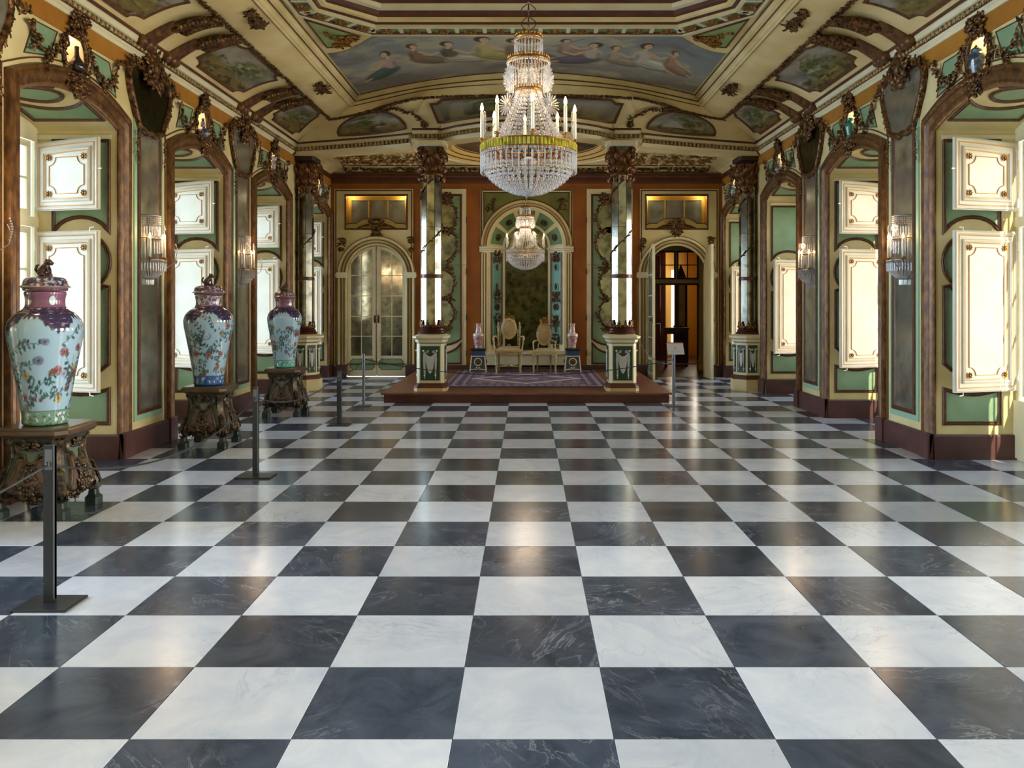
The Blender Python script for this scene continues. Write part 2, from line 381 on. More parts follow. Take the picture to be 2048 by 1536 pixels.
def landscape(x, y, seed):
    """x,y in 0..1 (y up): dusky painted landscape"""
    n1 = vnoise(x*4+seed, y*4, seed); n2 = vnoise(x*13, y*13, seed+5, 4)
    img = np.zeros(x.shape+(3,)); sky = col((156, 150, 134)); img[:] = sky
    mix(img, col((104, 102, 98)), (n1-.4)*3)
    hz = .38+.3*(vnoise(x*3+seed*1.7, y*0, seed+2)-.5)+.25*(x-.5)*(1 if seed % 2 else -1)
    mix(img, col((116, 102, 52)), (hz-y)*9)
    mix(img, col((60, 50, 26)), (n2-.50)*6*(y < hz+.05))
    mix(img, col((150, 132, 70)), (vnoise(x*7, y*16, seed+9)-.6)*7*(y < hz))
    tr = ell(x, y, .3+.4*((seed*7) % 5)/5, .55, .3, .38, .3, .5)*np.clip((n2-.38)*6, 0, 1)
    mix(img, col((66, 76, 30)), tr*.95); mix(img, col((118, 124, 54)), tr*np.clip((vnoise(x*20, y*20, seed+3)-.5)*6, 0, 1)*.8)
    return img
def painted(F, out_fn, nu, nv, color, name, m, parent, h=0):
    """grid over unit square; out_fn(a,b)->(u,v) surface coords"""
    b = B(); a_, b_ = np.meshgrid(np.linspace(0, 1, nu+1), np.linspace(0, 1, nv+1))
    b.grid(lambda i, j: F(*out_fn(i, j), h), nu, nv)
    me = b.mesh(name, m, True); paint(me, color(a_, b_).reshape(-1, 3)); return put(name, me, parent)
# ------------------------------------------------------------------ surface maps
def SW(s, off=0): return lambda u, v, h=0: (s*(W-h-off), u, v)             # side wall: u = y, v = z
def BK(u, v, h=0): return (u, YB-h, v)                                     # back wall: u = x, v = z
def JB(s, yj): return lambda u, v, h=0: (s*(W+u), yj-h, v)                 # recess side facing the camera: u = depth
def zarch(yc): return lambda y: 3.095+.17*(1-min(1, abs(y-yc)/HALF)**2)
def VT(s, yc):
    za = zarch(yc); return lambda u, v, h=0: (s*(W+v), u, za(u)-h)
FLAT = .40
def slabs(b, F, u0, u1, z0, z1, ops, h=0):
    """a wall face with openings; ops = (ua, ub, lo(u), hi(u), n)"""
    us = {u0, u1}
    for a, c, lo, hi, n in ops: us |= {round(a+(c-a)*i/n, 5) for i in range(n+1)}
    us = sorted(u for u in us if u0-1e-6 <= u <= u1+1e-6)
    for p, q in zip(us, us[1:]):
        m = (p+q)/2; cov = sorted([(lo(m), lo, hi) for a, c, lo, hi, n in ops if a-1e-6 <= m <= c+1e-6], key=lambda t: t[0])
        cur = lambda u: z0
        for _, lo, hi in cov:
            if lo(m) > cur(m)+1e-5: b.add([F(p, cur(p), h), F(q, cur(q), h), F(q, lo(q), h), F(p, lo(p), h)], [(0, 1, 2, 3)])
            cur = hi
        b.add([F(p, cur(p), h), F(q, cur(q), h), F(q, z1, h), F(p, z1, h)], [(0, 1, 2, 3)])
def const(z): return lambda u: z
def oval(uc, vc, a, b_, sg): return lambda u: vc+sg*b_*math.sqrt(max(0, 1-((u-uc)/a)**2))

# ------------------------------------------------------------------ floor
T = .552; X0 = -.2528; Y0 = 2.812
floor = tag(B().box(-5.2, 5.2, YF, YB+.02, -.12, -.012).build('floor', mat('mortar joint', (90, 88, 88), .7)), 'black and white chequered marble floor of the hall', kind='structure')
def tile_mesh(m):
    g = .0012; a = T/2-g; c = .0012; t = .012
    return B().poly_lathe([(1, -t), (1, -c), ((a-c)/a, 0)], [(-a, -a), (a, -a), (a, a), (-a, a)]).mesh('tile', m)
tmw, tmd = tile_mesh(TW), tile_mesh(TD)
far = B(); _rn = random.Random(3)
for j in range(-15, 25):
    for i in range(-9, 10):
        x = X0+T*(i+.5); y = Y0+T*(j+.5); white = (i+j) % 2 == 0
        if abs(x) > 4.8 or y > YB+T*.6: continue
        if 2.2 < y < 11.4 and abs(x) < .68*y+.25 and abs(x) < 4.3:
            put('tile', tmw if white else tmd, floor, (x, y, 0))
        else:
            far.m = 0 if white else 1; a = T/2-.0012
            y1 = min(y+a, YB)
            far.add([(x-a, y-a, 0), (x+a, y-a, 0), (x+a, y1, 0), (x-a, y1, 0)], [(0, 1, 2, 3)])
tag(far.build('distant_tiles', [TW, TD], floor), kind='stuff')

# ------------------------------------------------------------------ side walls
NICHE_Z = 3.565; NA = .15; NB = .19
walls = {}
for s in (-1, 1):
    side = 'left' if s < 0 else 'right'
    F = SW(s); ops = []
    for k, yc in enumerate(BAYS):
        za = zarch(yc); ops.append((yc-HALF, yc+HALF, const(0), za, 16))
        if k < 5: ops.append((yc-NA, yc+NA, oval(yc, NICHE_Z, NA, NB, -1), oval(yc, NICHE_Z, NA, NB, 1), 10))
    b = B(); slabs(b, F, YF, YB, 0, 3.98, ops)
    wl = tag(b.build('wall_'+side, CREAM), 'cream %s wall of tall arched window bays' % side, kind='structure'); walls[s] = wl
    fz = B(); fz.add([F(YF, 3.715, .012), F(YB, 3.715, .012), F(YB, 3.875, .012), F(YF, 3.875, .012), F(YF, 3.715, 0), F(YB, 3.715, 0)], [(0, 1, 2, 3), (4, 5, 1, 0)])
    fz.build('frieze', ORANGE, wl)
    for k in range(4):                      # the mirrored piers
        yp = BAYS[k]-1.36
    tag(wl, 'cream %s wall with arched window bays and mirrored piers' % side)
    # baseboards
    bb = B()
    for k in range(len(BAYS)+1):
        y1 = YB if k == 0 else BAYS[k-1]-HALF; y0 = BAYS[k]+HALF if k < len(BAYS) else YF
        if y1 > y0: bb.mold(F, [(y0, 0), (y1, 0)], [(.235, .0), (.235, .028), (.215, .036), (.0, .036)], False)
        if 0 < k < len(BAYS) and k != 1:
            for ya in (y0, y1-.17):
                a, c = sorted((s*(W+.02), s*(W-.055))); bb.box(a, c, ya+(.0 if ya == y0 else -.0), ya+.17, 0, .245)
    tag(bb.build('baseboard_'+side, BASEM), 'purple brown baseboard along the %s wall' % side, kind='structure')

# ---- window bays
def frame_bar(b, F, pts, w, d, closed=True): b.mold(F, pts, [(-w/2, 0), (-w/2, d), (w/2, d), (w/2, 0)], closed)
ROS = B()
for _q in range(8):
    a = _q*PI/4; ROS.leaf((.010*math.cos(a), -.004, .010*math.sin(a)), (math.cos(a), -.2, math.sin(a)), (0, -1, 0), .024, .016, .2)
ROS.blob((0, -.008, 0), (.011, .009, .011), ICO1); ROS_ME = ROS.mesh('rosette', GOLD, True)
def shutter_mesh(w, z0, z1, arch, lineonly=False):
    """leaf in local coords: x along the leaf from the hinge, front faces -y, z up"""
    F = lambda u, v, h=0: (u, -h, v)
    out = rect(0, w, z0, z1)
    if arch: out = [(0, z0), (w, z0)]+[(w-w*i/8, z1+arch*math.sin(PI*.5*(1-i/8*.95))) for i in range(9)]
    b = B(); b.prism(F, out, -.03, 0)
    def inset(d):
        if arch: return [(d, z0+d), (w-d, z0+d)]+[(w-d-(w-2*d)*i/8, z1-d+arch*math.sin(PI*.5*(1-i/8*.95))) for i in range(9)]
        return rect(d, w-d, z0+d, z1-d)
    leaf = b
    leaf.mold(F, inset(.02), [(-.012, 0), (-.008, .010), (.008, .010), (.012, 0)])
    leaf.mold(F, inset(.095), [(-.016, 0), (-.012, .012), (.002, .016), (.014, .006), (.018, 0)])
    g = B()
    g.mold(F, inset(.045), hround(.012, .005, 3)); g.mold(F, inset(.115), hround(.013, .006, 3))
    n = .155; r = .075; zt = z1-n+(arch*.5 if arch else 0)
    g.mold(F, notched(n, w-n, z0+n, zt, r), hround(.010, .007, 3))
    ros = [(u, v) for u in (n+.0, w-n-.0) for v in (z0+n, zt)]
    return leaf, g, ros
SH_W = .70
sh_lo = shutter_mesh(SH_W, .655, 2.135, 0); sh_up = shutter_mesh(SH_W, 2.325, 2.955, .03)
def panel(parent, F, out, fill=GREEN, frame=BROWN2, w=.036, h=.02, star=False, fname='panel', off=.002):
    b = B(); (b.star if star else b.poly)(F, out, off); p = b.build(fname, fill, parent)
    c = B(); c.mold(F, out, step_prof(w, h)); c.build('panel_frame', frame, parent, True, 40); return p
for s in (-1, 1):
    side = 'left' if s < 0 else 'right'
    for k, yc in enumerate(BAYS):
        n = (k+1) if s < 0 else (k+9)
        win = bpy.data.objects.new('window_%d' % n, None); C.objects.link(win); win.location = (s*(W+DEP), yc, 0)
        where = ['nearest the end wall', 'second from the end wall', 'third from the end wall', 'nearest the camera', 'beside the camera', 'just behind the camera', 'further behind the camera', 'last behind the camera'][k]
        tag(win, 'arched window bay of the %s wall, %s' % (side, where), kind='structure')
        inv = Matrix.Translation((-s*(W+DEP), -yc, 0))
        def bl(b, name, m, parent=win, smooth=False, auto=None):
            o = b.build(name, m, parent, smooth, auto); 
            if parent is win: o.matrix_parent_inverse = inv
            return o
        za = zarch(yc); ya, yb = yc-HALF, yc+HALF
        # recess shell: two sides, vault, floor strip is the room floor
        b = B()
        b.add([(s*W, yb, 0), (s*(W+DEP), yb, 0), (s*(W+DEP), yb, 3.095), (s*W, yb, 3.095)], [(0, 1, 2, 3)])
        b.add([(s*W, ya, 0), (s*(W+DEP), ya, 0), (s*(W+DEP), ya, 3.095), (s*W, ya, 3.095)], [(0, 1, 2, 3)])
        b.grid(lambda i, j: (s*(W+DEP*j), ya+(yb-ya)*i, za(ya+(yb-ya)*i)), 16, 1)
        bl(b, 'reveal', CREAM)
        b = B(); Fw = SW(s); path = [(ya, .24)]+[(ya+(yb-ya)*i/16, za(ya+(yb-ya)*i/16)) for i in range(17)]+[(yb, .24)]
        b.mold(Fw, path, [(-.010, -.02), (-.012, -.005), (.0, .015), (.02, .03), (.045, .022), (.065, .03), (.09, .045), (.12, .03), (.135, .05), (.155, .045), (.168, .012), (.168, 0)], False)
        bl(b, 'casing', BROWN, smooth=True, auto=35)
        if k >= 4:
            b = B(); Fd = lambda u, v, h=0: (s*(W+DEP-h), u, v)
            frame_bar(b, Fd, [(ya, .02)]+path[1:-1]+[(yb, .02)], .12, .05)
            for y in (yc,): frame_bar(b, Fd, [(y, .02), (y, 3.2)], .1, .05, False)
            for z in (.6, 1.1, 1.6, 2.23, 2.7): frame_bar(b, Fd, [(ya, z), (yb, z)], .04, .03, False)
            bl(b, 'window_frame', CREAM2)
            b = B(); b.poly(Fd, [(ya, .02)]+path[1:-1]+[(yb, .02)], .01); bl(b, 'pane', GLASS); continue
        # outer painted line around the casing
        b = B(); b.mold(Fw, path, [(.20, 0), (.20, .012), (.212, .012), (.212, 0)], False); bl(b, 'outline_bead', BROWN2)
        # far side panels
        Fj = JB(s, yb)
        up = [(.10, 3.0), (.62, 3.0), (.62, 2.15)]+arc(.36, 2.11, .255, .17, 5, 175, 10)[1:-1]+[(.10, 2.15)]
        panel(win, Fj, up); 
        panel(win, Fj, arc(.36, 1.86, .27, .27, 0, 345, 23), frame=BROWN2, w=.04)
        panel(win, Fj, [(.10, 1.62)]+arc(.36, 1.75, .26, .21, 215, 325, 8)+[(.62, 1.62), (.62, .90)]+arc(.36, .68, .30, .22, 35, 145, 8)[:0]+[(.55, .84), (.36, .80), (.17, .84), (.10, .90)])
        panel(win, Fj, [(.10, .66)]+[(.10+.52*i/8, .66-.05*math.sin(PI*i/8)) for i in range(1, 8)]+[(.62, .66), (.62, .34), (.10, .34)])
        b = B(); b.mold(Fj, [(0, 0), (DEP, 0)], [(.235, 0), (.235, .02), (.22, .028), (0, .028)], False)
        Fn = lambda u, v, h=0: (s*(W+u), ya+h, v)
        b.mold(Fn, [(0, 0), (DEP, 0)], [(.235, 0), (.235, .02), (.22, .028), (0, .028)], False); bl(b, 'skirting', BASEM)
        # cornice line at the springing
        b = B(); b.mold(Fj, [(.075, 3.03), (DEP, 3.03)], [(-.025, 0), (-.02, .012), (.02, .02), (.03, 0)], False); bl(b, 'springing_mould', CREAM2)
        # vault panels
        Fv = VT(s, yc)
        panel(win, Fv, arc(yc, .38, .25, .24, 0, 345, 23), star=True)
        for sg in (-1, 1):
            cut = [(yc+sg*.40*math.cos(t), .38+.40*math.sin(t)) for t in [math.radians(-53+106*i/10) for i in range(11)]]
            b = B(); cu_ = lambda v: math.sqrt(max(0, .40**2-(v-.38)**2))+.0
            b.grid(lambda i, j: (lambda v: Fv(yc+sg*(max(cu_(v), .1)+(.60-max(cu_(v), .1))*i), v, .003))(.06+.64*j), 6, 16); b.build('panel', GREEN, win)
            b = B(); b.mold(Fv, [(yc+sg*.60, .06)]+cut+[(yc+sg*.60, .70)], step_prof(.03, .02)); b.build('panel_frame', BROWN2, win, True, 40)
        for o in win.children:
            if o.name.startswith('panel'): o.matrix_parent_inverse = inv
        # the window proper
        Fd = lambda u, v, h=0: (s*(W+DEP-h), u, v)
        b = B(); out = [(ya, .02)]+path[1:-1]+[(yb, .02)]
        frame_bar(b, Fd, out, .10, .03); b.box(*sorted((s*(W+DEP), s*(W+DEP-.05))), ya, yb, .02, .56)
        frame_bar(b, Fd, [(ya, 2.23), (yb, 2.23)], .09, .04, False)
        bl(b, 'window_frame', CREAM2)
        Fo = lambda u, v, h=0: (s*(W+DEP-h), u, v)
        for sg in (-1, 1):                      # casements: two low, two high
            for (z0, z1, rows, top) in ((.60, 2.18, 4, 0), (2.28, 2.98, 2, 1)):
                u0, u1 = (yc-.68, yc-.01) if sg < 0 else (yc+.01, yc+.68)
                b = B(); ztop = z1
                frame_bar(b, Fo, rect(u0+.03, u1-.03, z0+.03, z1-.03), .06, .022)
                um = (u0+u1)/2; frame_bar(b, Fo, [(um, z0), (um, z1)], .02, .014, False)
                for r in range(1, rows): frame_bar(b, Fo, [(u0, z0+(z1-z0)*r/rows), (u1, z0+(z1-z0)*r/rows)], .02, .014, False)
                sash = bl(b, 'casement', CREAM2)
                for r in range(rows):
                    for (p, q) in ((u0+.06, um-.01), (um+.01, u1-.06)):
                        g = B(); g.poly(Fo, rect(p, q, z0+(z1-z0)*r/rows+.01, z0+(z1-z0)*(r+1)/rows-.01), .006)
                        o = g.build('pane', GLASS, sash)
        b = B(); b.poly(Fo, [(ya, 2.98)]+path[1:-1]+[(yb, 2.98)], .035); bl(b, 'head_board', CREAM2)
        # shutters folded back over the far side
        for kk, (leaf, gl, ros) in enumerate((sh_lo, sh_up)):
            if s > 0 and k < 2 and kk == 1: continue
            hx, hy = s*(W+DEP-.06), yc+.69; fx, fy = s*(W+.03), yc+.50
            ang = math.atan2(fy-hy, fx-hx)
            # local x runs hinge -> free edge; keep the front facing the camera
            so = bpy.data.objects.new('shutter', None)
            if ('shl', kk, s) not in MATS:
                L_ = B(); G_ = B()
                for src, dst in ((leaf, L_), (gl, G_)):
                    dst.v = [(p[0], p[1] if s > 0 and False else p[1], p[2]) for p in src.v]; dst.f = src.f; dst.mi = src.mi
                if s > 0:
                    L_.v = [(p[0], -p[1], p[2]) for p in L_.v]; G_.v = [(p[0], -p[1], p[2]) for p in G_.v]
                MATS[('shl', kk, s)] = (L_.mesh('shutter', IVORY), G_.mesh('gilt_line', GLINE, True))
            lm, gm = MATS[('shl', kk, s)]
            # on the left wall local +x must run to +X (towards the room); on the right to -X
            sh = put('shutter', lm, win, (hx-s*(W+DEP), hy-yc, 0), (0, 0, ang))
            put('gilt_line', gm, sh)
            for (u, v) in ros:
                r_ = put('rosette', ROS_ME, sh, (u, 0, v), (0, 0, 0 if s < 0 else PI))
            hk = B(); 
            if kk == 0:
                hk.tube([(SH_W-.09, 0, 2.13), (SH_W-.09, 0, 2.16), (SH_W-.05, 0, 2.165)], .006); hk.tube([(SH_W-.09, 0, .66), (SH_W-.09, 0, .63), (SH_W-.05, 0, .625)], .006)
            else: hk.box(SH_W, SH_W+.035, -.004, .004, 2.69, 2.702)
            hk.build('hook', WHITE, sh)
            hg = B()
            for z in ((.8, 2.0) if kk == 0 else (2.4, 2.85)): hg.lathe([(.0, 0), (.009, 0), (.009, .09), (0, .09)], 8, (0, 0, z-.045))
            hg.build('hinge', WHITE, sh)
        # the lit niche over the window, its gilt frame and garlands
        rnd = random.Random(10+k*2+s)
        b = B(); Fw = SW(s); ov = arc(yc, NICHE_Z, NA, NB, 0, 345, 23)
        m_ = len(ov); vs = [Fw(u, v, 0) for u, v in ov]+[Fw(yc+(u-yc)*.95, NICHE_Z+(v-NICHE_Z)*.97, -.15) for u, v in ov]
        b.add(vs, [(i, (i+1) % m_, m_+(i+1) % m_, m_+i) for i in range(m_)]+[tuple(range(m_, 2*m_))])
        bl(b, 'niche', mat('peach niche paint', (246, 220, 176), .7))
        light('niche_lamp', 'POINT', (s*(W+.07), yc, NICHE_Z+.13), .55, (1, .90, .72), radius=.02)
        b = B(); fr = arc(yc, NICHE_Z, NA+.025, NB+.03, 0, 352, 45)
        fr = [(u+rnd.uniform(-.006, .006), v+rnd.uniform(-.006, .006)) for u, v in fr]
        b.mold(Fw, fr, hround(.045, .03, 4)); bl(b, 'niche_frame', GILT, smooth=True)
        b = B(); N = (-s, 0, 0)
        blobs_path(b, [Fw(u, v, .02) for u, v in arc(yc, NICHE_Z, NA+.045, NB+.04, -80, 260, 26)], .038, rnd, N, 1.0)
        carve(b, Fw, yc, 3.83, .17, .22, rnd, 22, .05); carve(b, Fw, yc, 3.35, .34, .10, rnd, 18, .042); carve(b, Fw, yc, 3.27, .12, .12, rnd, 8, .045)
        for sg in (-1, 1):
            g = [(.17, 3.70), (.22, 3.62), (.30, 3.52), (.42, 3.45), (.52, 3.47), (.60, 3.55), (.68, 3.66), (.74, 3.72)]
            blobs_path(b, [Fw(yc+sg*u, v, .02) for u, v in g], .046, rnd, N, 1.2)
            blobs_path(b, [Fw(yc+sg*u, v, .02) for u, v in ((.42, 3.47), (.44, 3.38), (.46, 3.34))], .046, rnd, N, 1.3)
            blobs_path(b, [Fw(yc+sg*u, v, .02) for u, v in ((.60, 3.57), (.62, 3.46), (.62, 3.42))], .036, rnd, N, 1.3)
        bl(b, 'garland', GILT, smooth=True)
        for sg in (-1, 1):
            o2 = [(yc+sg*.26, 3.685), (yc+sg*.575, 3.675), (yc+sg*.70, 3.39), (yc+sg*.37, 3.46)]
            b = B(); b.poly(Fw, o2, .003); bl(b, 'panel', GREEN)
            b = B(); b.mold(Fw, o2, [(-.006, 0), (-.004, .008), (.004, .008), (.006, 0)]); bl(b, 'panel_frame', BROWN2)

# ---- mirrored piers (things): glass, frames, shield glass, crest
def pier_mirror(s, yp, label, idx):
    rnd = random.Random(40+idx)
    t = thing('pier_mirror', label, 'mirror', (s*W, yp, .30), group='tall mirrors set on the window piers')
    F = lambda u, v, h=0: (-s*h, u, v-.30)
    b = B(); b.mold(F, rect(-.285, .285, .34, 3.6), [(-.028, 0), (-.028, .012), (.028, .012), (.028, 0)]); b.build('green_border', mat('pale green paint', (150, 188, 160), .5), t)
    b = B(); b.mold(F, rect(-.228, .228, .395, 3.5), step_prof(.05, .03)); b.build('frame', BROWN2, t, True, 40)
    for (z0, z1) in ((.41, 1.36), (1.36, 2.3), (2.3, 3.22)):
        b = B(); b.poly(F, rect(-.205, .205, z0, z1), .014); b.build('mirror_pane', MIRR, t)
    sh = [(0, 3.19), (.08, 3.17), (.17, 3.20), (.25, 3.22), (.30, 3.31), (.36, 3.42), (.42, 3.53), (.455, 3.65), (.43, 3.75), (.33, 3.80), (.17, 3.79)]
    out = sh+[(-u, v) for u, v in sh[:0:-1]]
    b = B(); b.star(F, out, .03); b.build('shield_pane', MIRRD if idx % 2 else MIRR, t)
    b = B(); b.mold(F, out, [(-.03, 0), (-.03, .03), (-.012, .055), (.012, .055), (.03, .03), (.03, 0)]); b.build('shield_frame', GILT, t, True)
    b = B(); N = (-s, 0, 0)
    for sg in (-1, 1):
        blobs_path(b, [F(sg*u, v, .03) for u, v in ((.30, 3.18), (.31, 3.02), (.30, 2.86))], .03, rnd, N, .9)
        blobs_path(b, [F(sg*u, v, .04) for u, v in ((.20, 3.80), (.36, 3.84), (.47, 3.78), (.50, 3.66))], .045, rnd, N, 1.0)
        blobs_path(b, [F(sg*u, v, .03) for u, v in ((.47, 3.62), (.42, 3.47), (.33, 3.32), (.28, 3.22))], .03, rnd, N, 1.0, T=ICO0)
        b.tube(spiral(F, sg*.49, 3.72, .005, .06, 0 if sg > 0 else PI, 1.4*sg, .05), .012, 5)
    blobs_path(b, [F(u, v, .03) for u, v in ((-.22, 3.20), (-.1, 3.15), (0, 3.2), (.1, 3.15), (.22, 3.2))], .024, rnd, N, 1.0)
    b.build('carved_garland', GILT, t, True)
    b = B(); carve(b, F, 0, 3.84, .30, .36, rnd, 34, .07, ICO1)
    b.blob(F(0, 3.86, .05), (.07, .09, .12), ICO2); b.blob(F(0, 3.98, .05), (.05, .07, .05), ICO2)
    for sg in (-1, 1): b.tube(spiral(F, sg*.10, 3.80, .01, .05, 0, 1.3*sg, .10), .014, 5)
    b.build('crest', GILT, t, True)
    return t
PIERS = [11.05, 8.33, 5.61]
PN = {(-1, 0): 'tall aged mirror on the left pier behind the third porcelain vase, farthest from the camera',
      (-1, 1): 'tall aged mirror on the left pier between the first and second porcelain vases',
      (-1, 2): 'tall aged mirror on the left pier at the very edge of the picture',
      (1, 0): 'tall aged mirror on the far right pier, behind the smaller right sconce',
      (1, 1): 'tall aged mirror with pale green border on the near right pier beside the large sconce',
      (1, 2): 'tall aged mirror on the right pier beside the camera, out to the right'}
for s in (-1, 1):
    for i, yp in enumerate(PIERS): pier_mirror(s, yp, PN[(s, i)], i+(s > 0)*3)

# ------------------------------------------------------------------ end wall
def arch_hi(xc, r, zs): return lambda u: zs+math.sqrt(max(0, r*r-(u-xc)**2))
DX = 2.935; DR = .577; ZS = 1.99
ops = [(-DX-.64, -DX+.60, const(2.87), const(3.57), 2), (DX-.60, DX+.64, const(2.87), const(3.57), 2),
       (DX-DR, DX+DR, const(0), arch_hi(DX, DR, ZS), 20), (-DX-DR, -DX+DR, const(0), arch_hi(-DX, DR, ZS), 20),
       (-.74, .74, const(.5), arch_hi(0, .74, 2.557), 24)]
b = B(); slabs(b, BK, -W, W, 0, 4.1, ops)
wb = tag(b.build('wall_back', ORANGED), 'ochre end wall behind the dais with a central arched niche', kind='structure')
# cornice on the end wall
b = B(); b.mold(BK, [(-W, 3.83), (W, 3.83)], [(-.05, 0), (-.04, .02), (-.01, .03), (.0, .05), (.03, .05), (.05, .09), (.09, .10), (.10, .13), (.12, .13), (.12, 0)], False); b.build('cornice', REDBR, wb, True, 30)
bb = B()
for x0, x1 in ((-W, -DX-.77), (-DX+.77, -.93), (-.93, .93), (.93, DX-.77), (DX+.77, W)): bb.box(x0, x1, YB-.035, YB, 0, .21+.02*(abs(x0) < 2.3))
tag(bb.build('baseboard_back', BASEM), 'purple brown baseboard under the end wall', kind='structure')
def bwall(b, name, m, smooth=False, auto=None): return b.build(name, m, wb, smooth, auto)
rnd = random.Random(5)
for sg in (-1, 1):
    X = DX*sg; x0, x1 = X-.82, X+.72 if sg < 0 else X+.82
    if sg > 0: x0 = X-.72
    # cream field round each door, with holes for door and overdoor window
    b = B(); slabs(b, BK, x0, x1, .0, 3.67, [(X-DR-.0, X+DR+.0, const(0), arch_hi(X, DR, ZS), 20), (X-.62, X+.62, const(2.87), const(3.57), 2)], .018)
    bwall(b, 'door_surround', CREAM)
    b = B(); b.mold(BK, rect(X-.62, X+.62, 2.87, 3.57), [(.0, -.10), (.0, .02), (.012, .035), (.03, .035), (.04, .02)]); b.mold(BK, rect(x0+.03, x1-.03, .25, 3.64), [(-.012, .018), (-.008, .026), (.008, .026), (.012, .018)])
    bwall(b, 'surround_bead', BROWN2)
    # overdoor recess: yellow reveal, mirror panes in frame
    b = B()
    D = .22
    b.add([BK(*p, h) for h in (0, -D) for p in rect(X-.62, X+.62, 2.87, 3.57)], [(0, 1, 5, 4), (1, 2, 6, 5), (2, 3, 7, 6), (3, 0, 4, 7), (4, 5, 6, 7)])
    bwall(b, 'overdoor_recess', mat('warm yellow paint', (236, 190, 92), .5))
    b = B(); b.mold(BK, rect(X-.56, X+.56, 2.93, 3.50), [(-.03, -D), (-.03, -D+.04), (.03, -D+.05), (.03, -D)])
    for x in (X-.19, X+.19): b.box(x-.012, x+.012, YB+D-.03, YB+D, 2.95, 3.5)
    bwall(b, 'overdoor_frame', YEL)
    for i in range(3):
        b = B(); b.poly(BK, rect(X-.55+.375*i+.01, X-.55+.375*(i+1)-.01, 2.95, 3.48), -D+.012); bwall(b, 'overdoor_pane', MIRR)
    light('overdoor_lamp', 'POINT', (X-.5, YB+.04, 3.52), 1.6, (1, .85, .5), radius=.0); light('overdoor_lamp', 'POINT', (X+.5, YB+.04, 3.52), 1.6, (1, .85, .5), radius=.0)
    # scrolled fretwork along the sill
    b = B(); pth = []
    for i in range(25):
        t = -1+2*i/24; pth.append((X+.60*t, 2.83+.10*(1-t*t)+.05*abs(math.sin(t*PI*1.5))-.0))
    top = [(u, v+.09+.05*(1-abs((u-X)/.6))) for u, v in pth[::-1]]
    b.prism(BK, pth+top, .0, .03); bwall(b, 'overdoor_fretwork', mat('old ivory gilt', (176, 150, 84), .45, metal=.2))
    b = B(); b.mold(BK, pth+top, hround(.025, .05, 3)); carve(b, BK, X, 3.0, .28, .12, rnd, 12, .05); carve(b, BK, X, 2.80, .14, .14, rnd, 8, .05)
    b.box(X-.17, X+.17, YB-.10, YB, 3.08, 3.10)
    for q in (-1, 1):
        b.tube(spiral(BK, X+q*.66, 2.66, .01, .075, 0, 1.4*q, .03), .016, 5); b.tube(spiral(BK, X+q*.70, 2.48, .005, .045, PI, 1.3*q, .03), .014, 5)
        carve(b, BK, X+q*.68, 2.60, .08, .30, rnd, 5, .035)
    bwall(b, 'overdoor_carving', GILT, True)
    # arched architrave
    b = B(); A = [(X-DR, .24)]+[(X-DR*math.cos(t), ZS+DR*math.sin(t)) for t in [PI*i/24 for i in range(25)]]+[(X+DR, .24)]
    b.mold(BK, A, [(.0, -.05), (.0, .03), (.02, .04), (.05, .03), (.07, .045), (.11, .035), (.135, .06), (.17, .06), (.185, .018)], False)
    bwall(b, 'architrave', CREAM, True, 30)
    b = B()
    for o in (.045, .10, .175): b.mold(BK, A, [(o, .03), (o, .062), (o+.008, .062), (o+.008, .03)], False)
    bwall(b, 'architrave_line', BROWN2)
    b = B()
    for q in (-1, 1):
        xa, xb = sorted((X+q*(DR-.01), X+q*(DR+.20)))
        b.box(xa, xb, YB-.075, YB, 1.93, 1.965); b.box(xa-.01, xb+.01, YB-.09, YB, 1.965, 2.0); b.box(xa, xb, YB-.07, YB, 2.0, 2.04)
        b.box(xa+.01, xb-.01, YB-.05, YB, .24, 1.93) if False else None
    bwall(b, 'impost', CREAM2)
    b = B()
    for q in (-1, 1):
        xa, xb = sorted((X+q*(DR+.0), X+q*(DR+.20))); b.box(xa, xb, YB-.08, YB, 0, .235)
    bwall(b, 'plinth_block', BASEM)

